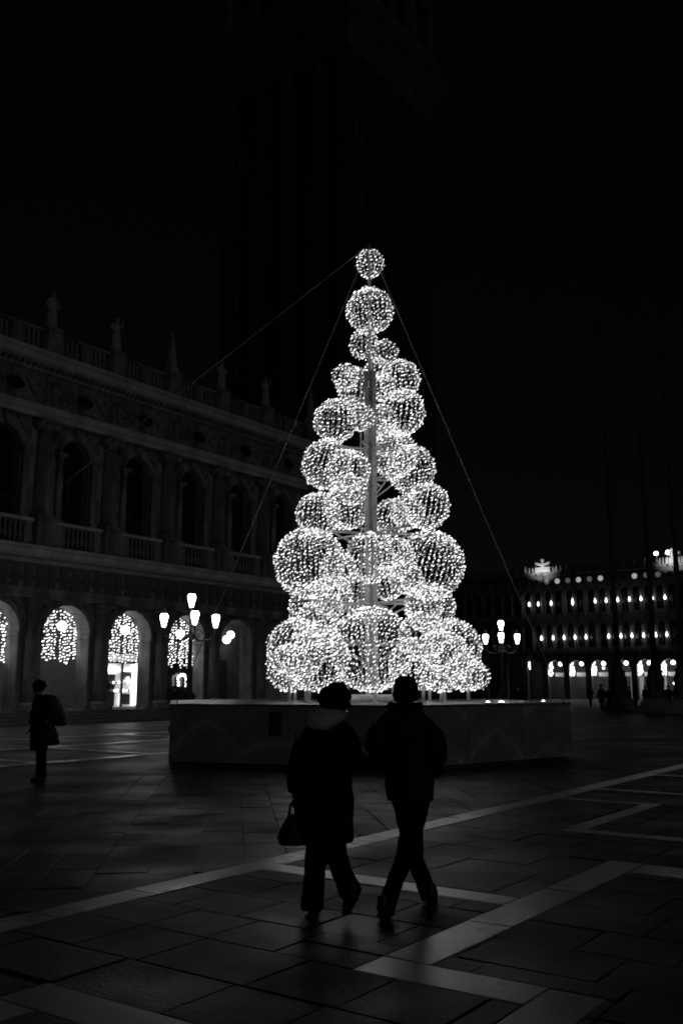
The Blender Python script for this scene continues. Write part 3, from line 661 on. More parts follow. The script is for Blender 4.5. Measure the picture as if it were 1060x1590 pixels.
MB().add([(-5.9, -5.9, 69 + TU), (5.9, -5.9, 69 + TU), (5.9, 5.9, 69 + TU), (-5.9, 5.9, 69 + TU), (0, 0, 92 + TU)], [(3, 2, 1, 0), (0, 1, 4), (1, 2, 4), (2, 3, 4), (3, 0, 4)]).build('spire', 'tower_stone', tw)

# ================================================================== ARCADED PALACE ACROSS THE SQUARE (right background)
PP0 = Vector((25.654, 130.0, 0))
pal = empty('long_palace', PP0, -G)         # local x runs to the right along the front, y into the building
tag(pal, 'long distant three storey arcaded palace with rows of small wall lamps', 'building')
def pal_pt(s, d, z): return PP0 + V * s + U * d + Vector((0, 0, z))
AW = 3.02; A0 = 2.2 - 5 * AW; NA = 13
def palace_bay(x):
    P = []; cx = x + AW / 2
    P.append(wall_with_arch(MB(), x, x + AW, 0, 5.9, 0, 0.7, 1.12, 3.92, cx, 0.02, 10).build('arcade_wall', 'istria', pal))
    P.append(arch_ring(MB(), 1.12, 0.16, 3.92, -0.05, 0, cx, 10).build('archivolt', 'istria', pal))
    P.append(MB().box(x, x + AW, -0.22, 0, 5.9, 6.35).build('string_course', 'istria', pal))
    for (zb, zt, nm) in ((6.35, 10.4, 'middle_wall'), (10.95, 15.0, 'upper_wall')):
        for h in range(2):
            xx = x + h * AW / 2; c2 = xx + AW / 4
            P.append(wall_with_arch(MB(), xx, xx + AW / 2, zb, zt, 0, 0.5, 0.46, zt - 1.0, c2, zb + 0.35, 8).build(nm, 'istria', pal))
            wd = MB().prism(arch_pts(0.46, zt - 1.0, 8, zb + 0.36, c2), 'y', 0.34, 0.37).build('window', 'dark_glass', pal); P.append(wd)
            MB().box(c2 - 0.03, c2 + 0.03, 0.30, 0.34, zb + 0.36, zt - 1.0).box(c2 - 0.46, c2 + 0.46, 0.30, 0.338, zb + 1.9, zb + 1.96).build('window_frame', 'dark_wood', wd)
            P.append(MB().lathe([(0.15, zb), (0.13, zb + 0.15), (0.11, zt - 1.1), (0.17, zt - 0.95)], (xx, -0.10, 0), 8).build('column', 'istria', pal))
    P.append(MB().box(x, x + AW, -0.26, 0, 10.4, 10.95).build('string_course', 'istria', pal))
    P.append(MB().box(x, x + AW, -0.12, 0.5, 15.0, 16.5).build('top_frieze', 'dark_stone', pal))
    P.append(MB().box(x, x + AW, -0.55, 0.4, 16.5, 16.95).build('cornice', 'istria', pal))
    for h in range(2):
        c2 = x + (h + 0.5) * AW / 2
        P.append(MB().prism([(c2 - 0.36, 16.95), (c2 + 0.36, 16.95), (c2 + 0.26, 17.35), (c2 + 0.08, 17.6), (c2, 18.0), (c2 - 0.08, 17.6), (c2 - 0.26, 17.35)], 'y', -0.25, 0.05).build('merlon', 'istria', pal))
    return P
pp = palace_bay(A0)
for k in range(1, NA):
    for o in pp:
        n_ = copy_part(o, pal, (AW * k, 0, 0))
        for c in list(o.children): copy_part(c, n_, (0, 0, 0))
XE = A0 + NA * AW
MB().box(A0, XE, 0.7, 12, 6.0, 16.8).build('building_core', 'dark_stone', pal)
MB().box(A0, XE, 4.5, 4.8, 0, 6).build('inner_wall', 'plaster', pal)
MB().box(A0, XE, 0.7, 4.5, 5.6, 5.8).build('arcade_ceiling', 'plaster', pal)
MB().add([(A0, -0.3, 16.96), (XE, -0.3, 16.96), (XE, 6.5, 18.6), (A0, 6.5, 18.6), (XE, 12, 16.96), (A0, 12, 16.96)], [(0, 1, 2, 3), (3, 2, 4, 5)]).build('roof', 'dark_stone', pal)
ORD = ['first', 'second', 'third', 'fourth', 'fifth', 'sixth', 'seventh', 'eighth', 'ninth', 'tenth', 'eleventh']
# little wall lamps, two rows
def wall_lamp(s, z, label, tall=False):
    r = empty('wall_lamp', pal_pt(s, -0.42, z)); tag(r, label, 'lamp', 'wall lamps on the far palace')
    k = 1.5 if tall else 1.0
    MB().lathe([(0.03, -0.26 * k), (0.13, -0.12), (0.15, 0.0), (0.08, 0.16 * k), (0.03, 0.36 * k)], (0, 0, 0), 10).build('glass', 'wall_lamp', r)
    MB().tube([(0, 0, -0.27), tuple(U * 0.3 + Vector((0, 0, -0.32)))], 0.025, 5).build('bracket', 'iron', r)
for q, s in enumerate((0.43, 1.76, 3.63, 6.67, 9.78, 11.27, 12.81, 14.34, 15.84, 17.33, 18.87)):
    wall_lamp(s, 12.66, ORD[q] + ' small wall lamp of the far palace top row, counted from the street lamp', abs(s - 6.67) < 0.1)
for q, s in enumerate((2.03, 3.71, 5.26, 6.8, 8.31, 11.36, 12.98, 14.41, 15.9, 17.45, 18.82)):
    wall_lamp(s, 8.0, ORD[q] + ' small wall lamp of the far palace lower row, counted from the street lamp')
# round attic windows, some lit
for i in range(20):
    s = 3.02 - 6 * 1.51 + i * 1.508
    lit = {6: 'dim_window', 7: 'lit_window', 8: 'dim_window', 9: 'lit_window', 10: 'dim_window', 11: 'lit_window', 14: 'lit_window', 15: 'dim_window', 16: 'dim_window'}.get(i, 'dark_glass')
    mb = MB().lathe([(0.36, 0.0), (0.36, 0.03)], (0, 0, 0), 14)
    mb.v = [(s + a, -0.12 - c_, 15.67 + b_) for a, b_, c_ in mb.v]
    o = mb.build('round_window', lit, pal)
    ring = [Vector((s + 0.40 * math.cos(t * PI / 8), -0.14, 15.67 + 0.40 * math.sin(t * PI / 8))) for t in range(17)]
    MB().tube(ring, 0.05, 4, caps=False).build('window_frame', 'istria', o)
# lit drapes, blinds and globes in the ground arcade
for i in range(6):
    s = 2.89 + i * 3.01
    r = empty('light_drape', pal_pt(s, 0.35, 0)); tag(r, 'thick swag of lights in the ' + ORD[i] + ' lit palace arch, counted from the street lamp', 'light drape', 'light drapes in the far palace arches')
    pts = []
    for k in range(90 if i != 3 else 60):
        z = random.uniform(3.02, 4.85); ww = 0.34 if z < 4.4 else 0.20
        pts.append((random.uniform(-ww, ww) * (0.7 if i == 3 else 1), random.uniform(-0.08, 0.08), z))
    tag(link('bulb_string', bulbs_mesh('bulb_string', pts, 0.10, 0.06, 'curtain_bulb', (0.3, 0, 0.9)), r, rz=-G), kind='stuff')
    MB().tube([(0, 0, 2.95), (0, 0, 4.95)], 0.03, 5).build('cord', 'wire', r)
    r2 = empty('arcade_lamp', pal_pt(s + 0.85, 1.6, 4.6)); tag(r2, 'round lamp under the ' + ORD[i] + ' lit palace arch, counted from the street lamp', 'lamp', 'lamps under the far palace arcade')
    MB().ball((0, 0, 0), 0.27).build('glass_globe', 'globe', r2); MB().tube([(0, 0, 0.25), (0, 0, 1.0)], 0.025, 5).build('stem', 'iron', r2)
    bl = MB().box(s + 0.35, s + 1.9, 1.0, 1.08, 2.90, 3.42).build('blind', 'glowing_blind', pal)
    if i in (2, 3, 4, 5):
        MB().box(s + 0.4, s + 2.1, 4.40, 4.46, 0.1, 2.9).build('shop_window', 'dim_window', pal)
r = empty('light_drape', pal_pt(0.0, 0.2, 0)); tag(r, 'thin short drape of lights on the far palace, nearest the street lamp', 'light drape', 'light drapes in the far palace arches')
tag(link('bulb_string', bulbs_mesh('bulb_string', [(random.uniform(-0.12, 0.12), -0.3, random.uniform(3.9, 4.9)) for k in range(26)], 0.09, 0.05, 'curtain_bulb', (0.3, 0, 0.9)), r, rz=-G), kind='stuff')
MB().tube([(0, -0.3, 3.8), (0, -0.3, 5.0)], 0.03, 5).build('cord', 'wire', r)
for (s, z, lab) in ((9.5, 4.0, 'small bright shop lamp high in the third lit palace arch'), (15.6, 2.2, 'single small shop lamp low in the fifth lit palace arch'), (18.6, 2.0, 'small low shop lamp of a pair in the last lit arch, nearer its light swag'), (19.2, 2.0, 'small low shop lamp of a pair in the last lit arch, farther from its swag')):
    r2 = empty('shop_lamp', pal_pt(s, 2.2, z)); tag(r2, lab, 'lamp', 'shop lamps in the far palace arcade')
    MB().ball((0, 0, 0), 0.17).build('bulb_glass', 'shop_lamp', r2); MB().tube([(0, 0, 0.1), (0, 0, 5.6 - z)], 0.02, 4).build('cord', 'iron', r2)
# floodlit roof crests
def crest(s, label, sc_=1.0):
    r = empty('roof_crest', pal_pt(s, -0.30, 16.96), -G); tag(r, label, 'crest', 'floodlit roof crests')
    MB().box(-1.1 * sc_, 1.1 * sc_, -0.12, 0.12, 0, 0.75, 0.04).build('plinth', 'blind', r)
    MB().loft([((0, 0, 0.75), 0.30, 0.16, 0), ((0, 0, 1.05), 0.22, 0.14, 0), ((0, 0, 1.3), 0.30, 0.15, 0), ((0, 0, 1.5), 0.12, 0.1, 0)], 10).ball((0, 0, 1.72), 0.28, 0.2, 0.26).build('figure', 'blind', r)
    for q in (-1, 1):
        MB().loft([((q * 0.35 * sc_, 0, 0.95), 0.15, 0.08, 0), ((q * 0.55 * sc_, 0, 1.10), 0.42, 0.10, 0), ((q * 0.75 * sc_, 0, 1.30), 0.42, 0.10, 0), ((q * 0.95 * sc_, 0, 1.48), 0.14, 0.06, 0)], 10).build('wing', 'blind', r)
    for q in (-2.6, -2.0, -1.5, 1.5, 2.0, 2.6):
        MB().lathe([(0.10, 0), (0.06, 0.2), (0.10, 0.45), (0.04, 0.6), (0.07, 0.7), (0.02, 0.78)], (q * sc_, 0, 0), 8).build('finial', 'blind', r)
    ld = bpy.data.lights.new('crest_spot', 'SPOT'); ld.energy = 260; ld.spot_size = R(120); ld.spot_blend = 0.5; ld.shadow_soft_size = 0.08
    lo = bpy.data.objects.new('crest_spot', ld); C.objects.link(lo); lo.parent = r; lo.location = (0, -2.2, -0.5)
    lo.rotation_euler = Vector((0, -2.0, -1.6)).to_track_quat('Z', 'Y').to_euler()
    MB().box(-0.14, 0.14, -2.36, -2.24, -0.66, -0.46, 0.02).tube([(0, -2.3, -0.66), (0, -0.2, -0.3)], 0.03, 5).build('spot_housing', 'iron', r)
crest(2.55, 'floodlit winged crest with finials on the far palace roof edge')
crest(20.1, 'floodlit roof crest beside the two floodlights on the far palace', 0.8)
for s, z, lab in ((18.15, 18.25, 'bright floodlight on the far palace roof, the one farther from the crest'), (19.62, 18.3, 'bright floodlight on the far palace roof right beside the crest')):
    r = empty('floodlight', pal_pt(s, -0.5, 16.95), -G); tag(r, lab, 'floodlight', 'floodlights on the far palace roof')
    MB().tube([(0, 0, 0), (0, 0, z - 16.95 - 0.18)], 0.05, 6).box(-0.3, 0.3, 0.0, 0.35, z - 16.95 - 0.2, z - 16.95 + 0.3, 0.05).build('housing', 'iron', r)
    MB().ball((0, -0.08, z - 16.95 + 0.05), 0.24, 0.10, 0.24).build('lens', 'flood', r)

# ================================================================== FLAGPOLES
def flagpole(x, Y, label):
    p = at(x, 1065, Y); r = empty('flagpole', (p.x, p.y, 0)); tag(r, label, 'flagpole', 'flagpoles before the far palace')
    MB().lathe([(1.25, -0.02), (1.25, 0.35), (1.0, 0.38), (1.0, 0.7), (0.8, 0.74), (0.8, 0.9)], (0, 0, 0), 20).build('stone_base', 'dark_stone', r)
    MB().lathe([(0.62, 0.9), (0.66, 1.0), (0.5, 1.25), (0.55, 1.7), (0.58, 2.1), (0.45, 2.5), (0.5, 2.65), (0.34, 2.8), (0.24, 3.3)], (0, 0, 0), 18).build('bronze_pedestal', 'iron', r)
    MB().lathe([(0.19, 3.3), (0.17, 8), (0.13, 18), (0.08, 27), (0.05, 28)], (0, 0, 0), 12).build('pole', 'iron', r)
    MB().ball((0, 0, 28.15), 0.22).build('finial', 'iron', r)
flagpole(960, 66, 'tall dark flagpole nearest to the far street lamp')
flagpole(1017, 62, 'tall dark flagpole between the two other flagpoles')
flagpole(1061, 58, 'tall dark flagpole before the crest and its floodlights')

# ================================================================== STREET LAMPS
def lantern(parent, c):
    l = MB().lathe([(0.06, 0.0), (0.145, 0.34), (0.152, 0.40), (0.14, 0.45), (0.11, 0.50)], c, 8, smooth=True).build('lantern_glass', 'lantern_glass', parent)
    MB().lathe([(0.025, -0.20), (0.05, -0.12), (0.03, -0.06), (0.12, -0.015), (0.115, 0.0)], c, 8).build('lantern_holder', 'iron', parent)
    MB().lathe([(0.13, 0.50), (0.11, 0.53), (0.05, 0.60), (0.035, 0.66), (0.05, 0.69), (0.012, 0.78)], c, 6, smooth=False).build('lantern_cap', 'iron', parent)
def street_lamp(x, Y, ztop, angs, rad, zlow, label):
    p = at(x, 1065, Y); r = empty('street_lamp', (p.x, p.y, 0)); tag(r, label, 'street lamp', 'branched street lamps')
    MB().lathe([(0.75, -0.02), (0.75, 0.16), (0.55, 0.18), (0.55, 0.34)], (0, 0, 0), 8, smooth=False).build('stone_base', 'dark_stone', r)
    MB().lathe([(0.36, 0.34), (0.38, 0.5), (0.24, 0.75), (0.22, 1.2), (0.28, 1.3), (0.13, 1.45), (0.11, 2.2), (0.14, 2.3), (0.085, 2.4), (0.07, ztop - 0.9), (0.12, ztop - 0.8), (0.05, ztop - 0.6), (0.045, ztop - 0.4)], (0, 0, 0), 14).build('post', 'iron', r)
    lantern(r, (0, 0, ztop - 0.22))
    for k in range(3):
        a = R(angs[k]); dx, dy = math.cos(a), math.sin(a)
        pts = [(0.05 * dx, 0.05 * dy, zlow - 0.55), (0.35 * rad * dx, 0.35 * rad * dy, zlow - 0.75), (0.75 * rad * dx, 0.75 * rad * dy, zlow - 0.70), (0.98 * rad * dx, 0.98 * rad * dy, zlow - 0.52), (rad * dx, rad * dy, zlow - 0.40)]
        am = MB().tube(pts, [0.045, 0.04, 0.035, 0.03, 0.025], 7)
        sp = [(0.3 * rad * dx + 0.22 * dx * (1 - i / 14) * math.cos(i * 0.6), 0.3 * rad * dy + 0.22 * dy * (1 - i / 14) * math.cos(i * 0.6), zlow - 0.50 + 0.22 * (1 - i / 14) * math.sin(i * 0.6)) for i in range(14)]
        am.tube(sp, 0.018, 5).build('arm', 'iron', r)
        lantern(r, (rad * dx, rad * dy, zlow - 0.22))
street_lamp(294, 36.0, 4.85, (168, 286, 40), 1.10, 4.12, 'branched street lamp with four lit lanterns before the library arches')
street_lamp(780, 50.0, 4.78, (20, 140, 260), 0.96, 4.10, 'branched street lamp with four lit lanterns standing beyond the platform')

# ================================================================== PLATFORM
F = Vector((1.29, 19.15, 0)); SIDE = 5.35; PH = 1.30
hexdir = [R(40), R(100), R(160), R(220), R(280), R(340)]
corners = [F]
for a in hexdir[:5]: corners.append(corners[-1] + Vector((math.cos(a), math.sin(a), 0)) * SIDE)
pc = sum(corners, Vector()) / 6
plat = empty('tree_platform', pc); tag(plat, 'wide six sided platform clad in dark veined marble panels under the light tree', 'platform')
for i in range(6):
    a, b_ = corners[i] - pc, corners[(i + 1) % 6] - pc; d = (b_ - a).normalized(); ang = math.atan2(d.y, d.x); nrm = Vector((d.y, -d.x, 0))
    for j in range(3):
        m0 = a + d * (SIDE * (j + 0.5) / 3); L = SIDE / 3
        MB().box(-L / 2 + 0.006, L / 2 - 0.006, -0.03, 0.03, 0.07, PH - 0.05, 0.006).build('side_panel', 'marble', plat, m0 - nrm * 0.035, ang)
    MB().box(-SIDE / 2 + 0.12, SIDE / 2 - 0.12, -0.03, 0.03, -0.03, 0.075).build('plinth', 'dark_stone', plat, (a + b_) / 2 - nrm * 0.13, ang)
ins = [((c - pc) * (1 - 0.02)) for c in corners]
MB().prism([((c - pc).x, (c - pc).y) for c in corners], 'z', PH - 0.046, PH).build('deck', stone('wet_deck', 0.22, 0.35, 2.2, (0.22, 0.6), 0.2, 30), plat)
a, b_ = corners[5] - pc, corners[0] - pc; d = (b_ - a).normalized(); nrm = Vector((d.y, -d.x, 0)); ang = math.atan2(d.y, d.x)
hp = a + d * 2.52 + nrm * 0.012
MB().box(-0.13, 0.13, -0.02, 0.015, 0.66, 1.14, 0.01).build('hatch', 'iron', plat, hp, ang)
MB().lathe([(0.62, 0.0), (0.62, 0.14), (0.55, 0.17)], (0, 0, PH), 28).build('turntable', 'mast', plat, Vector((0.74, 23.4, 0)) - pc)

for (px, Y, lab) in ((757, 20.9, 'small bright spot lamp on the platform edge nearest the tree'), (778, 21.0, 'larger bright spot lamp on the platform edge'), (843, 22.2, 'small dim spot lamp on the platform edge nearest its corner')):
    p = at(px, 1092, Y); k = {757: 0.8, 778: 1.1, 843: 0.6}[px]
    r = empty('deck_light', (p.x, p.y, PH)); tag(r, lab, 'spot lamp', 'spot lamps on the platform edge')
    MB().lathe([(0.07 * k, 0.0), (0.075 * k, 0.02), (0.06 * k, 0.03)], (0, 0, 0), 12).build('housing', 'iron', r)
    MB().ball((0, 0, 0.032), 0.058 * k, 0.058 * k, 0.022, 12, 8).build('lens', 'globe', r)

# ================================================================== THE LIGHT BALL TREE
TX, TY = 0.74, 23.4
tree = empty('light_ball_tree', (TX, TY, PH)); tag(tree, 'giant Christmas tree stacked from glowing wire light balls on the platform', 'christmas tree')
T0 = Vector((TX, TY, PH))
BALLS = [  # image centre, radius, metres behind (+) or before (-) the mast
 (574,409,21,0), (574,482,35,0), (565,535,22,.2), (597,548,20,-.2), (585,570,17,.3), (536,586,20,-.1), (553,601,29,.35), (620,590,31,.1), (592,600,22,.5),
 (624,640,35,-.35), (521,654,33,.1), (560,648,20,-.55), (590,655,26,.7), (507,722,38,.2), (541,731,32,-.55), (602,684,24,.9), (612,706,36,.5), (638,729,37,-.4),
 (662,786,35,.0), (537,788,34,.5), (494,799,34,-.3), (545,760,23,-.9), (607,804,29,.5), (632,795,26,1.0),
 (480,874,54,.1), (667,878,53,-.2), (574,866,38,-1.1), (630,897,26,-1.0), (525,884,29,-.9), (554,920,29,1.0), (612,866,31,1.1), (600,905,26,1.5),
 (489,945,40,-.4), (668,945,38,-.2), (658,936,30,1.2), (515,925,32,1.3), (490,970,34,-1.2), (655,988,36,-1.0),
 (461,1007,46,.5), (449,1042,35,-.6), (492,1027,50,-1.3), (577,1012,64,-1.5), (700,1008,46,.5), (688,1033,45,-1.2), (645,1032,40,.3), (739,1050,20,.1), (722,1046,28,-.2)]
def light_ball(px, py, pr, dy):
    py = min(py, 1072 - pr)
    Y = TY + dy; c = at(px, py, Y); Rr = pr / FPX * (Y * cP + (c.z - EYE) * sP)
    nm = max(12, int(2 * PI * Rr / 0.14)); ax = Matrix.Rotation(random.uniform(-0.25, 0.25), 3, 'X') @ Matrix.Rotation(random.uniform(-0.25, 0.25), 3, 'Y')
    ph = random.uniform(0, 6.28); mb = MB(); pts = []
    ns_ = 14
    for i in range(nm):
        a = ph + 2 * PI * i / nm
        mb.tube([ax @ Vector((Rr * math.sin(t) * math.cos(a), Rr * math.sin(t) * math.sin(a), Rr * math.cos(t))) for t in [0.1 + (PI - 0.2) * k / ns_ for k in range(ns_ + 1)]], 0.008, 3, caps=False)
        n = max(6, int(PI * Rr / 0.098)); off = random.random()
        for k in range(n):
            t = PI * (k + off) / n
            if math.sin(t) * Rr * 2 * PI / nm < 0.05 and (i % 3): continue
            t += random.uniform(-0.025, 0.025); aa = a + random.uniform(-0.028, 0.028)
            if random.random() < 0.06: continue
            aa += 0 / max(math.sin(t), 0.3) / max(Rr, 0.3)
            pts.append(ax @ Vector((math.sin(t) * math.cos(aa), math.sin(t) * math.sin(aa), math.cos(t))) * (Rr + random.uniform(-0.03, 0.04)))
    for z in (-0.7, -0.25, 0.25, 0.7):
        q = math.sqrt(1 - z * z); mb.tube([ax @ (Vector((q * math.cos(k * PI / 12), q * math.sin(k * PI / 12), z)) * Rr) for k in range(25)], 0.009, 3, caps=False)
    o = mb.build('light_ball', 'wire', tree, c - T0)
    b_ = link('bulb_string', bulbs_mesh('bulb_string', pts, 0.032, 0.0082, 'bulb'), o); tag(b_, kind='stuff')
    return c, Rr
centres = [light_ball(*b_) for b_ in BALLS]
ztop = at(574, 380, TY).z - PH
zm = at(574, 578, TY).z - PH
mb = MB()
for sx in (-1, 1): mb.box(sx * 0.10 - 0.055, sx * 0.10 + 0.055, -0.15, 0.15, 0.17, zm, 0.012)
mb.build('mast', 'mast', tree)
MB().box(-0.05, 0.05, -0.04, 0.04, 0.17, zm - 0.4).build('mast_web', 'mast', tree)
MB().tube([(0, 0, zm - 0.5), (0, 0, ztop)], [0.06, 0.035], 8).build('top_spar', 'mast', tree)
def strut(p, q, r_=0.028): MB().tube([p, q], r_, 6).build('strut', 'mast', tree)
for (py, half) in ((697, 0.9), (745, 1.0), (828, 1.4), (937, 1.5), (1000, 1.9), (640, 0.6)):
    z = at(575, py, TY).z - PH
    for k in range(6):
        a = R(12) + k * PI / 3; strut((0.14 * math.cos(a), 0.14 * math.sin(a), z), (half * math.cos(a), half * math.sin(a), z + 0.02))
        strut((0.14 * math.cos(a), 0.14 * math.sin(a), z - 0.45), (half * 0.7 * math.cos(a), half * 0.7 * math.sin(a), z), 0.018)
MB().tube([(-0.24, 0.1, 0.17), (-0.24, 0.1, zm)], 0.022, 6).build('hoist_tube', 'mast', tree)
for px, Y in ((449, 22.6), (458, 23.4), (475, 22.2), (480, 23.9), (657, 22.4), (667, 23.6), (685, 22.2), (690, 23.8), (727, 23.2), (582, 22.4), (610, 24.6), (540, 24.4)):
    c = at(px, 1078, Y)
    MB().tube([(c.x - TX, Y - TY, 0.012), (c.x - TX, Y - TY, 0.55)], 0.038, 8).box(c.x - TX - 0.08, c.x - TX + 0.08, Y - TY - 0.08, Y - TY + 0.08, 0.0, 0.015).build('leg', 'mast', tree)
top = Vector((0, 0, ztop))
for tgt, r_ in ((Vector((-11.5, 19.5, 1.2)), 0.011), (corners[5] + (pc - corners[5]) * 0.03 + Vector((0, 0, PH)), 0.012), (corners[1] + (pc - corners[1]) * 0.03 + Vector((0, 0, PH)), 0.012)):
    MB().tube([top, tgt - T0], r_, 5).build('guy_wire', 'cable', tree)
tgp = at(447, 676, 31.0)
p_, q_ = top + T0, corners[5] + Vector((0, 0, PH)); tt = 0.43; pos = p_ + (q_ - p_) * tt
MB().box(-0.035, 0.035, -0.01, 0.01, -0.16, 0.02, 0.005).build('wire_tag', 'blind', tree, pos - T0 + Vector((0.05, 0, -0.02)))
anchor = empty('wire_anchor', (-11.5, 19.5, 0)); tag(anchor, 'concrete weight block holding a guy wire left of the platform', 'weight')
MB().box(-0.4, 0.4, -0.4, 0.4, 0, 0.9, 0.03).build('block', 'dark_stone', anchor); MB().tube([(0, 0, 0.9), (0, 0, 1.22)], 0.03, 6).build('ring_bolt', 'iron', anchor)

# ================================================================== PEOPLE
def fingers(mb, wrist, d, side, curl, L=0.095, s=1.0):
    """palm and five bent fingers from a wrist, pointing along d, fingers spread along side, bending to curl"""
    wrist = Vector(wrist); d = Vector(d).normalized(); side = Vector(side).normalized(); curl = Vector(curl).normalized()
    palm = wrist + d * 0.05 * s
    mb.ball(palm, 0.036 * s, 0.036 * s, 0.045 * s, 10, 7)
    for i, (o, l) in enumerate(((-0.030, 0.075), (-0.010, 0.085), (0.010, 0.08), (0.028, 0.065))):
        b0 = wrist + d * 0.07 * s + side * o * s; m = b0 + d * l * 0.5 * s + curl * 0.012; e = m + d * l * 0.25 * s + curl * l * 0.45 * s
        mb.tube([b0, m, e], [0.0105 * s, 0.0095 * s, 0.008 * s], 6)
    t0 = wrist + d * 0.03 * s - side * 0.03 * s; t1 = t0 + d * 0.03 * s - side * 0.025 * s + curl * 0.01; mb.tube([t0, t1, t1 + d * 0.03 * s + curl * 0.015], [0.013 * s, 0.011 * s, 0.009 * s], 6)
def head(mb, c, fwd, s=1.0):
    """skull with jaw, nose, brow and ears; fwd is where the face looks"""
    c = Vector(c); f = Vector(fwd).normalized(); r = f.cross(Vector((0, 0, 1))).normalized()
    mb.ball(c + Vector((0, 0, 0.02)) * s, 0.078 * s, 0.095 * s, 0.108 * s, 16, 11)
    mb.ball(c + f * 0.03 * s - Vector((0, 0, 0.06)) * s, 0.058 * s, 0.062 * s, 0.062 * s, 12, 8)
    mb.tube([c + f * 0.085 * s + Vector((0, 0, 0.015)), c + f * 0.108 * s - Vector((0, 0, 0.022)), c + f * 0.088 * s - Vector((0, 0, 0.03))], [0.009 * s, 0.013 * s, 0.010 * s], 6)
    mb.tube([c + f * 0.083 * s + r * 0.045 * s + Vector((0, 0, 0.03)), c + f * 0.083 * s - r * 0.045 * s + Vector((0, 0, 0.03))], 0.013 * s, 6)
    mb.tube([c + f * 0.082 * s + r * 0.022 * s - Vector((0, 0, 0.055)), c + f * 0.082 * s - r * 0.022 * s - Vector((0, 0, 0.055))], 0.009 * s, 6)
    for q in (-1, 1): mb.ball(c + r * q * 0.08 * s - Vector((0, 0, 0.01)), 0.014 * s, 0.024 * s, 0.032 * s, 8, 6)
def shoe(parent, base, heel, toe, mat='leather', hh=0.0):
    """shoe from heel to toe (points at sole level)"""
    h_ = Vector(heel) - base; t_ = Vector(toe) - base; d = t_ - h_; mb = MB()
    up = Vector((0, 0, 1))
    mb.tube([h_ + up * (0.045 + hh), h_ + d * 0.35 + up * (0.05 + hh * 0.6), h_ + d * 0.72 + up * 0.038, t_ + up * 0.028], [0.040, 0.044, 0.042, 0.028], 10)
    mb.tube([h_ + up * (0.05 + hh), h_ + d * 0.12 + up * (0.14 + hh)], [0.040, 0.042], 10)
    o = mb.build('shoe', mat, parent); remesh(o, 0.008, 3)
    s = MB(); sd = d.cross(up).normalized() * 0.042
    s.add([h_ - sd, h_ + sd, t_ + sd * 0.8, t_ - sd * 0.8, h_ - sd + up * 0.018, h_ + sd + up * 0.018, t_ + sd * 0.8 + up * 0.018, t_ - sd * 0.8 + up * 0.018], [(3, 2, 1, 0), (4, 5, 6, 7), (0, 1, 5, 4), (1, 2, 6, 5), (2, 3, 7, 6), (3, 0, 4, 7)])
    s.build('sole', mat, o)
    return o
FWD = Vector((0.05, 1, 0))
# ---- the woman
WB = Vector((-0.17, 7.42, 0)); wm = empty('person', WB)
tag(wm, 'person in a long black coat with pale hood and curly dark hair, carrying a handbag', 'person')
def W(x, y, dY=0.0): return at(x, y, WB.y + dY) - WB
mb = MB(); hc = W(519, 1090, 0.02); head(mb, hc + Vector((0, 0, -0.01)), (0.25, 1, 0), 0.95)
mb.tube([hc - Vector((0, 0, 0.07)), W(513, 1125)], [0.052, 0.065], 10)
pel = W(506, 1250); mb.loft([(pel, 0.15, 0.11, 0), (W(507, 1200), 0.145, 0.10, 0), (W(508, 1150), 0.165, 0.10, 0), (W(511, 1122), 0.09, 0.07, 0)], 16)
lh = W(459, 1238, 0.02); fingers(mb, lh, (0.03, 0.02, -1), (0.1, 1, 0), (1, 0.1, 0), s=0.95)
mb.tube([W(468, 1140), W(457, 1190, -0.05), lh], [0.05, 0.042, 0.03], 10)
rh = W(580, 1188, 0.16); fingers(mb, rh, (0.5, 0.6, -0.5), (0.4, -0.7, 0), (0.5, 0.6, -0.1), s=0.95)
mb.tube([W(548, 1140), W(558, 1165, -0.03), rh], [0.05, 0.042, 0.03], 10)
kneeL, ankL = W(487, 1330, 0.05), W(484, 1408, -0.02); kneeR, ankR = W(520, 1340, 0.06), W(541, 1388, -0.20)
for (k_, a_, sx) in ((kneeL, ankL, -1), (kneeR, ankR, 1)):
    mb.tube([pel + Vector((sx * 0.07, 0, 0)), k_, a_], [0.085, 0.055, 0.036], 12)
body = mb.build('body', 'skin', wm); remesh(body, 0.0075, 3)
mb = MB()                                                # long coat
coat_rings = [((490 + 503) / 2 + 12, 1306, 0.205, 0.185), (507, 1298, 0.212, 0.19), (504, 1270, 0.222, 0.185), (503, 1235, 0.225, 0.17), (505, 1195, 0.212, 0.155), (508, 1165, 0.208, 0.15), (510, 1142, 0.212, 0.14), (511, 1129, 0.185, 0.12), (512, 1116, 0.09, 0.09)]
mb.loft([(W(x, y), rx, ry, 0) for x, y, rx, ry in coat_rings], 28)
mb.tube([W(484, 1139), W(466, 1165, -0.03), W(459, 1200, -0.05), W(458, 1229, 0.0)], [0.075, 0.07, 0.066, 0.058], 14)
mb.tube([W(533, 1139), W(550, 1158, -0.03), W(558, 1178, 0.03), W(576, 1188, 0.14)], [0.078, 0.074, 0.07, 0.058], 14)
coat = mb.build('coat', 'coat', wm); remesh(coat, 0.0105, 6, 0.03, 0.11)
mb = MB()                                                # trousers, flared
mb.loft([(W(484, 1411, -0.02), 0.088, 0.10, 0), (W(485, 1395, -0.02), 0.085, 0.098, 0), (W(489, 1350, 0.03), 0.08, 0.085, 0), (W(494, 1310, 0.02), 0.095, 0.095, 0), (W(500, 1262), 0.11, 0.11, 0)], 16)
p0, p1, p2, p3 = W(517, 1262), W(521, 1322, 0.06), W(531, 1355, -0.05), W(545, 1388, -0.20)
mb.tube([p0, p1, p2, p3], [0.115, 0.085, 0.078, 0.084], 16)
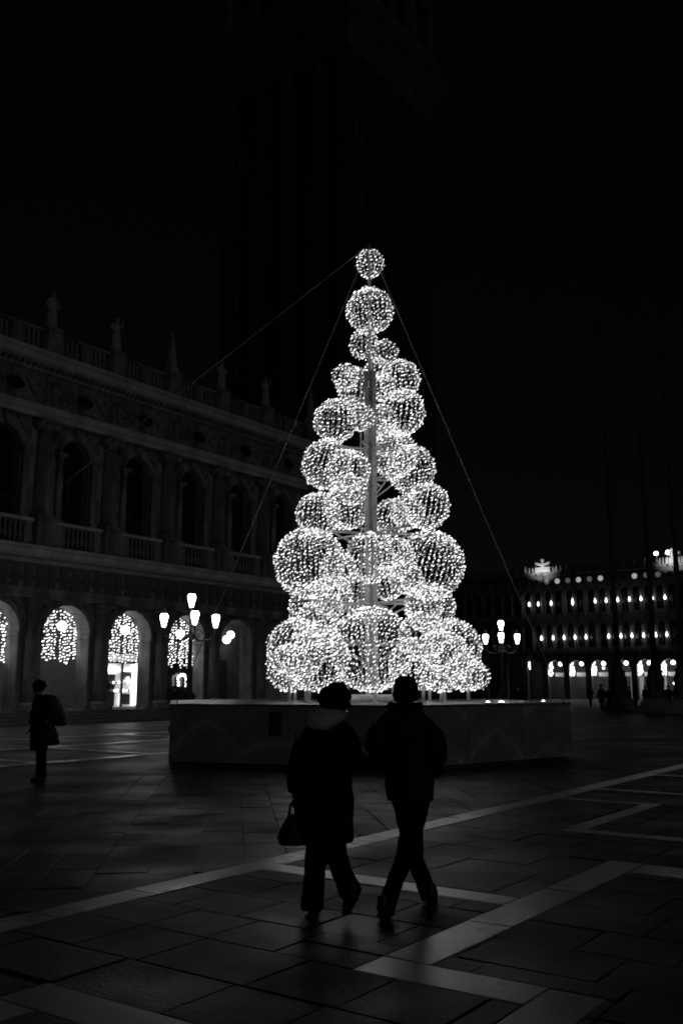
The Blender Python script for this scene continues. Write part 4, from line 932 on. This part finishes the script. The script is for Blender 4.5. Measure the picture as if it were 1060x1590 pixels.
tr = mb.build('trousers', 'trousers', wm); remesh(tr, 0.0095, 4, 0.018, 0.08)
mb = MB()                                                # hood lying on shoulders
mb.loft([(W(497, 1134, -0.13), 0.075, 0.03, 0.1), (W(499, 1126, -0.11), 0.125, 0.07, 0.1), (W(503, 1116, -0.07), 0.165, 0.10, 0.1), (W(506, 1107, -0.03), 0.155, 0.11, 0.1), (W(509, 1101, 0.0), 0.115, 0.10, 0.1), (W(511, 1096, 0.02), 0.085, 0.085, 0.1)], 22)
mb.tube([W(478, 1114, -0.03), W(490, 1127, -0.12), W(505, 1126, -0.13), W(524, 1116, -0.09), W(535, 1106, 0.02)], [0.03, 0.038, 0.038, 0.034, 0.026], 10)
hood = mb.build('hood', 'scarf', wm); remesh(hood, 0.009, 4, 0.02, 0.07); hood['label'] = 'pale grey hood lying on the shoulders'
mb = MB(); rnd = random.Random(3)                       # curly hair
mb.ball(hc + Vector((0, -0.02, 0.015)), 0.108, 0.108, 0.112, 16, 11)
for i in range(150):
    a = rnd.uniform(0, 6.28); t = rnd.uniform(0.0, 2.15); dv = Vector((math.sin(t) * math.cos(a), math.sin(t) * math.sin(a), math.cos(t)))
    if dv.y > 0.55 and dv.z < 0.45: continue
    mb.ball(hc + Vector((0, -0.015, 0.015)) + Vector((dv.x * 0.108, dv.y * 0.108, dv.z * 0.11)), rnd.uniform(0.014, 0.034), n=8, m=6)
hr = mb.build('hair', 'hair', wm); remesh(hr, 0.0065, 1)
MB().ball(W(538, 1104, 0.03), 0.015, n=12, m=8).tube([W(536, 1097, 0.03), W(538, 1103, 0.03)], 0.003, 5).build('earring', 'jewel', wm)
shoe(wm, WB, WB + Vector((ankL.x - 0.01, ankL.y - 0.04, 0.0)), WB + Vector((ankL.x + 0.03, ankL.y + 0.20, 0.0)), hh=0.05)
MB().tube([Vector((ankL.x - 0.01, ankL.y - 0.045, 0)), Vector((ankL.x - 0.01, ankL.y - 0.04, 0.06))], [0.012, 0.02], 8).build('heel', 'leather', wm)
shoe(wm, WB, WB + ankR + Vector((0.03, -0.09, -0.02)), WB + ankR + Vector((-0.02, 0.04, -0.15)))
# ---- her handbag
hb0 = W(462, 1312, -0.02) + WB; bag = empty('handbag', hb0); tag(bag, 'black leather handbag with looped straps in the hand of the coated person', 'handbag')
mb = MB(); mb.loft([((0.0, 0, 0.0), 0.14, 0.055, 0), ((0, 0, 0.02), 0.15, 0.065, 0), ((0, 0, 0.10), 0.125, 0.055, 0), ((-0.005, 0, 0.19), 0.085, 0.03, 0), ((-0.005, 0, 0.225), 0.07, 0.014, 0)], 20)
bo = mb.build('bag_body', 'leather', bag); remesh(bo, 0.008, 2, 0.012, 0.06)
for dy in (-0.03, 0.03):
    MB().tube([(-0.07, dy, 0.20), (-0.055, dy * 0.6, 0.29), (-0.025, 0, 0.345), (0.0, dy * 0.6, 0.29), (0.05, dy, 0.20)], 0.0085, 7).build('strap', 'leather', bag)
MB().tube([(-0.075, -0.02, 0.20), (-0.12, -0.04, 0.13), (-0.145, -0.04, 0.06), (-0.13, -0.03, 0.015)], 0.008, 7).build('shoulder_strap', 'leather', bag)
# ---- the man
MBs = Vector((0.52, 7.52, 0)); mn = empty('person', MBs)
tag(mn, 'person in a dark hip length jacket and knitted cap, walking with legs crossing', 'person')
def H(x, y, dY=0.0): return at(x, y, MBs.y + dY) - MBs
mb = MB(); hc = H(629, 1082, 0.02); head(mb, hc, (-0.1, 1, 0), 1.03)
mb.tube([hc - Vector((0, 0, 0.07)), H(629, 1112)], [0.06, 0.07], 10)
pel = H(637, 1232); mb.loft([(pel, 0.125, 0.10, 0), (H(635, 1190), 0.15, 0.11, 0), (H(630, 1140), 0.19, 0.115, 0), (H(629, 1112), 0.10, 0.08, 0)], 16)
lh = H(592, 1193, 0.14); fingers(mb, lh, (0.35, 0.7, -0.2), (0.5, 0.4, 0), (0.6, 0.3, -0.4))
mb.tube([H(588, 1125), H(574, 1160, -0.04), lh], [0.055, 0.047, 0.034], 10)
rh = H(672, 1206, 0.06); fingers(mb, rh, (-0.3, 0.6, -0.8), (0.5, 0.6, 0), (-1, 0.2, 0))
mb.tube([H(671, 1125), H(684, 1165, -0.05), rh], [0.055, 0.047, 0.034], 10)
kL, aL = H(622, 1335, 0.02), H(597, 1414, -0.20); kR, aR = H(645, 1328, 0.22), H(668, 1386, 0.33)
mb.tube([H(629, 1233), H(635, 1290, 0.02), H(628, 1332, 0.02), H(611, 1375, -0.10), H(597, 1414, -0.20)], [0.075, 0.058, 0.048, 0.045, 0.038], 12)
mb.tube([H(647, 1233), H(641, 1290, 0.12), H(643, 1332, 0.22), H(656, 1365, 0.28), H(667, 1388, 0.33)], [0.075, 0.058, 0.048, 0.045, 0.038], 12)
body = mb.build('body', 'skin', mn); remesh(body, 0.0075, 3)
mb = MB()
jr = [(637, 1243, 0.172, 0.135), (636, 1234, 0.18, 0.145), (635, 1205, 0.19, 0.15), (632, 1170, 0.20, 0.15), (629, 1140, 0.215, 0.15), (628, 1124, 0.215, 0.14), (628, 1112, 0.185, 0.12), (628, 1099, 0.105, 0.10), (628, 1091, 0.088, 0.092)]
mb.loft([(H(x, y), rx, ry, 0) for x, y, rx, ry in jr], 28)
mb.tube([H(602, 1127), H(583, 1146, -0.03), H(578, 1172, -0.03), H(588, 1190, 0.10)], [0.09, 0.085, 0.078, 0.062], 14)
mb.tube([H(655, 1127), H(677, 1146, -0.04), H(680, 1170, -0.06), H(674, 1200, 0.03)], [0.085, 0.078, 0.07, 0.06], 14)
mb.tube([H(605, 1095, 0.02), H(616, 1101, -0.08), H(629, 1102, -0.11), H(642, 1101, -0.08), H(652, 1095, 0.02)], 0.036, 10)
jk = mb.build('jacket', 'jacket', mn); remesh(jk, 0.0105, 5, 0.028, 0.10)
mb = MB()
mb.tube([H(628, 1233), H(635, 1290, 0.02), H(628, 1332, 0.02), H(611, 1375, -0.10), H(597, 1416, -0.20)], [0.108, 0.080, 0.068, 0.064, 0.070], 16)
mb.tube([H(648, 1233), H(641, 1290, 0.12), H(643, 1332, 0.22), H(656, 1365, 0.28), H(667, 1392, 0.33)], [0.108, 0.080, 0.068, 0.066, 0.072], 16)
mb.ball(H(637, 1238), 0.135, 0.115, 0.085)
tr = mb.build('trousers', 'trousers', mn); remesh(tr, 0.0095, 4, 0.022, 0.08)
mb = MB()
hx = H(629, 1076, 0.01)
mb.loft([(H(630, 1087, 0.0), 0.097, 0.105, 0), (H(630, 1081, 0.0), 0.108, 0.118, 0), (H(630, 1074, 0.0), 0.103, 0.115, 0), (H(629, 1064, 0.01), 0.095, 0.105, 0), (H(629, 1056, 0.01), 0.082, 0.092, 0), (H(629, 1051, 0.01), 0.058, 0.066, 0), (H(629, 1049, 0.01), 0.02, 0.02, 0)], 22)
cap = mb.build('knitted_cap', 'coat', mn); remesh(cap, 0.008, 2, 0.006, 0.03)
shoe(mn, MBs, Vector((MBs.x + aL.x - 0.02, MBs.y + aL.y - 0.07, 0.03)), Vector((MBs.x + aL.x + 0.03, MBs.y + aL.y + 0.20, 0.0)))
shoe(mn, MBs, Vector((MBs.x + aR.x + 0.0, MBs.y + aR.y - 0.07, 0.0)), Vector((MBs.x + aR.x + 0.04, MBs.y + aR.y + 0.20, 0.0)))
# ---- the passer-by at the left
LB = Vector((-5.36, 17.45, 0)); lp = empty('person', LB)
tag(lp, 'person in a dark coat with a pack on the back, walking alone before the arcade', 'person')
def K(x, y, dY=0.0): return at(x, y, LB.y + dY) - LB
mb = MB(); hc = K(60, 1068); head(mb, hc, (-1, 0.25, 0), 1.0)
mb.tube([hc - Vector((0, 0, 0.08)), K(64, 1084)], [0.055, 0.07], 10)
pel = K(65, 1140); mb.loft([(pel, 0.13, 0.15, 0), (K(66, 1115), 0.12, 0.15, 0), (K(67, 1095), 0.13, 0.18, 0), (K(65, 1083), 0.08, 0.09, 0)], 14)
hnd = K(72, 1120, -0.24); fingers(mb, hnd, (0.3, 0.0, -1), (0, 1, 0), (-0.5, 0.5, 0)); mb.tube([K(70, 1092, -0.2), K(80, 1108, -0.26), hnd], [0.05, 0.045, 0.03], 10)
hl = K(50, 1128, 0.2); fingers(mb, hl, (-0.3, 0, -1), (0, 1, 0), (-0.4, 0, 0)); mb.tube([K(62, 1092, 0.2), K(54, 1110, 0.24), hl], [0.05, 0.045, 0.03], 10)
for (q, k_, a_) in ((-1, K(64, 1176, -0.08), K(66, 1207, -0.1)), (1, K(64, 1176, 0.08), K(62, 1206, 0.1))): mb.tube([pel + Vector((0, q * 0.08, 0)), k_, a_], [0.085, 0.06, 0.04], 10)
o = mb.build('body', 'skin', lp); remesh(o, 0.01, 3)
mb = MB(); mb.loft([(K(61, 1164), 0.15, 0.20, 0), (K(61, 1150), 0.16, 0.20, 0), (K(63, 1125), 0.165, 0.20, 0), (K(66, 1105), 0.175, 0.21, 0), (K(66, 1092), 0.17, 0.21, 0), (K(65, 1083), 0.12, 0.14, 0), (K(63, 1079), 0.075, 0.08, 0)], 20)
mb.tube([K(70, 1089, -0.17), K(81, 1106, -0.26), K(75, 1117, -0.25)], [0.08, 0.075, 0.055], 12); mb.tube([K(62, 1089, 0.17), K(53, 1108, 0.22), K(50, 1124, 0.2)], [0.08, 0.07, 0.055], 12)
o = mb.build('coat', 'coat', lp); remesh(o, 0.013, 4, 0.03, 0.10)
mb = MB(); mb.tube([K(65, 1148, -0.07), K(65, 1180, -0.09), K(66, 1208, -0.1)], [0.105, 0.085, 0.075], 12).tube([K(65, 1148, 0.07), K(64, 1180, 0.09), K(62, 1208, 0.1)], [0.105, 0.085, 0.075], 12)
o = mb.build('trousers', 'trousers', lp); remesh(o, 0.012, 3, 0.015, 0.08)
mb = MB(); mb.ball(hc + Vector((0.012, 0, 0.03)), 0.118, 0.112, 0.112)
for i in range(50):
    a = rnd.uniform(0, 6.28); t = rnd.uniform(0, 1.7); mb.ball(hc + Vector((0.02 + 0.11 * math.sin(t) * math.cos(a), 0.1 * math.sin(t) * math.sin(a), 0.03 + 0.105 * math.cos(t))), 0.025, n=6, m=4)
o = mb.build('hair', 'hair', lp); remesh(o, 0.011, 1)
shoe(lp, LB, LB + Vector((K(69, 1208, -0.1).x, -0.1, 0.0)), LB + Vector((K(69, 1208, -0.1).x - 0.13, -0.30, 0.0)))
shoe(lp, LB, LB + Vector((K(66, 1208, 0.1).x, 0.1, 0.0)), LB + Vector((K(66, 1208, 0.1).x - 0.13, -0.10, 0.0)))
pk = K(88, 1104) + LB; bp = empty('backpack', (pk.x, pk.y, pk.z - 0.3)); tag(bp, 'bulky dark backpack worn by the lone walker before the arcade', 'backpack')
def Q(x, y): v = at(x, y, LB.y) - bp.location; return (v.x, 0.0, v.z)
mb = MB().loft([(Q(91, 1127), 0.10, 0.13, 0), (Q(92, 1123), 0.155, 0.17, 0), (Q(92, 1112), 0.16, 0.18, 0), (Q(88, 1099), 0.15, 0.17, 0), (Q(82, 1086), 0.13, 0.15, 0), (Q(77, 1079), 0.08, 0.10, 0)], 16)
o = mb.build('pack_body', 'nylon', bp); remesh(o, 0.014, 3, 0.02, 0.09)
for q in (-1, 1): MB().tube([(-0.10, q * 0.12, 0.44), (-0.26, q * 0.14, 0.50), (-0.36, q * 0.16, 0.36), (-0.25, q * 0.17, 0.10), (-0.08, q * 0.13, 0.05)], 0.018, 6).build('strap', 'nylon', bp)
bg0 = K(79, 1157, -0.26) + LB; sb = empty('shopping_bag', bg0); tag(sb, 'dark soft bag hanging from the hand of the lone walker', 'bag')
mb = MB().loft([((0, 0, 0), 0.10, 0.08, 0), ((0.01, 0, 0.04), 0.15, 0.10, 0), ((0, 0, 0.2), 0.13, 0.09, 0), ((-0.04, 0, 0.34), 0.08, 0.04, 0), ((-0.05, 0, 0.38), 0.05, 0.02, 0)], 16)
o = mb.build('bag_body', 'nylon', sb); remesh(o, 0.012, 3, 0.03, 0.1)
MB().tube([(-0.11, 0, 0.35), (-0.10, 0, 0.44), (-0.06, 0, 0.465), (-0.02, 0, 0.42), (0.0, 0, 0.35)], 0.01, 6).build('strap', 'nylon', sb)

# ---- people far off, each one a small figure
def far_person(x, Y, label, hgt=1.72, turn=0.0, wide=1.0, z=0.0, stride=0.12):
    p = at(x, 1065, Y); b0 = empty('person', (p.x, p.y, z), turn); tag(b0, label, 'person', 'people standing about the square')
    s = hgt / 1.72; mb = MB(); head(mb, (0, 0, 1.60 * s), (0, 1, 0), 1.0)
    mb.tube([(0, 0, 1.54 * s), (0, 0, 1.40 * s)], [0.055, 0.07], 8).loft([((0, 0, 0.85 * s), 0.16, 0.11, 0), ((0, 0, 1.15 * s), 0.16, 0.11, 0), ((0, 0, 1.38 * s), 0.19, 0.10, 0), ((0, 0, 1.45 * s), 0.08, 0.07, 0)], 12)
    for q in (-1, 1):
        mb.tube([(q * 0.08, 0, 0.9 * s), (q * 0.09, q * stride * 0.5, 0.48 * s), (q * 0.10, q * stride, 0.07)], [0.085, 0.06, 0.045], 8).tube([(q * 0.10, q * stride - 0.05, 0.045), (q * 0.11, q * stride + 0.18, 0.03)], [0.045, 0.032], 8)
        mb.tube([(q * 0.19, 0, 1.38 * s), (q * 0.25 * wide, -0.03, 1.12 * s), (q * 0.22 * wide, 0.10, 0.90 * s)], [0.055, 0.045, 0.032], 8); mb.ball((q * 0.22 * wide, 0.12, 0.85 * s), 0.03, 0.04, 0.055, 8, 6)
    o = mb.build('body', 'skin', b0); remesh(o, 0.022, 2)
    mb = MB().loft([((0, 0, 0.62 * s), 0.21 * wide, 0.17, 0), ((0, 0, 0.9 * s), 0.21 * wide, 0.16, 0), ((0, 0, 1.2 * s), 0.20 * wide, 0.15, 0), ((0, 0, 1.38 * s), 0.22 * wide, 0.14, 0), ((0, 0, 1.47 * s), 0.10, 0.09, 0)], 14)
    for q in (-1, 1): mb.tube([(q * 0.19 * wide, 0, 1.38 * s), (q * 0.27 * wide, -0.03, 1.12 * s), (q * 0.24 * wide, 0.09, 0.92 * s)], [0.08, 0.07, 0.055], 8)
    o = mb.build('coat', 'coat', b0); remesh(o, 0.022, 2)
    mb = MB()
    for q in (-1, 1): mb.tube([(q * 0.08, 0, 0.9 * s), (q * 0.09, q * stride * 0.5, 0.48 * s), (q * 0.10, q * stride, 0.08)], [0.105, 0.085, 0.07], 8)
    o = mb.build('trousers', 'trousers', b0); remesh(o, 0.022, 2)
    o = MB().ball((0, -0.015, 1.645 * s), 0.10, 0.112, 0.10).build('hair', 'hair', b0)
far_person(161, 49.5, 'dark figure standing at the left side of the brightly lit shop window', 1.75, 0.4, 1.0, FL)
far_person(272, 45.0, 'dark figure standing left of the branched lamp post before the library', 1.70, 1.2, 1.0)
far_person(803, 40.0, 'broad dark figure standing beyond the platform beside the far street lamp', 1.74, 0.2, 1.25)
far_person(932, 62.0, 'taller of two dark figures standing close together left of the flagpoles', 1.78, 0.5)
far_person(945, 63.5, 'shorter of two dark figures standing close together left of the flagpoles', 1.66, 2.4)
far_person(985, 68.0, 'dark figure between the first and second flagpole', 1.70, 1.0)
far_person(1000, 72.0, 'dark figure close to the second flagpole in front of a lit arch', 1.68, 2.0)
far_person(1036, 66.0, 'dark figure between the second and third flagpole', 1.74, 0.0)
far_person(975, 74.0, 'small dark figure just right of the first flagpole pedestal', 1.64, 0.8)
far_person(915, 78.0, 'small dark figure alone in front of the second lit palace arch', 1.72, 0.3)
far_person(1047, 69.0, 'dark figure standing close to the flagpole before the crest', 1.70, 1.5)
# ---- litter bin at the library steps
bpos = lib_pt(36.6, -2.4, 0); lb = empty('litter_bin', bpos); tag(lb, 'dark round litter bin at the foot of the library steps', 'litter bin')
MB().lathe([(0.26, -0.01), (0.28, 0.05), (0.31, 0.75), (0.33, 0.78), (0.33, 0.84), (0.28, 0.86)], (0, 0, 0), 18).build('drum', 'iron', lb)
MB().lathe([(0.30, 0.93), (0.34, 0.95), (0.20, 1.06), (0.02, 1.10)], (0, 0, 0), 18).build('lid', 'iron', lb)
for q in range(3):
    a = q * 2.1; MB().tube([(0.27 * math.cos(a), 0.27 * math.sin(a), 0.84), (0.27 * math.cos(a), 0.27 * math.sin(a), 0.96)], 0.015, 5).build('lid_post', 'iron', lb)
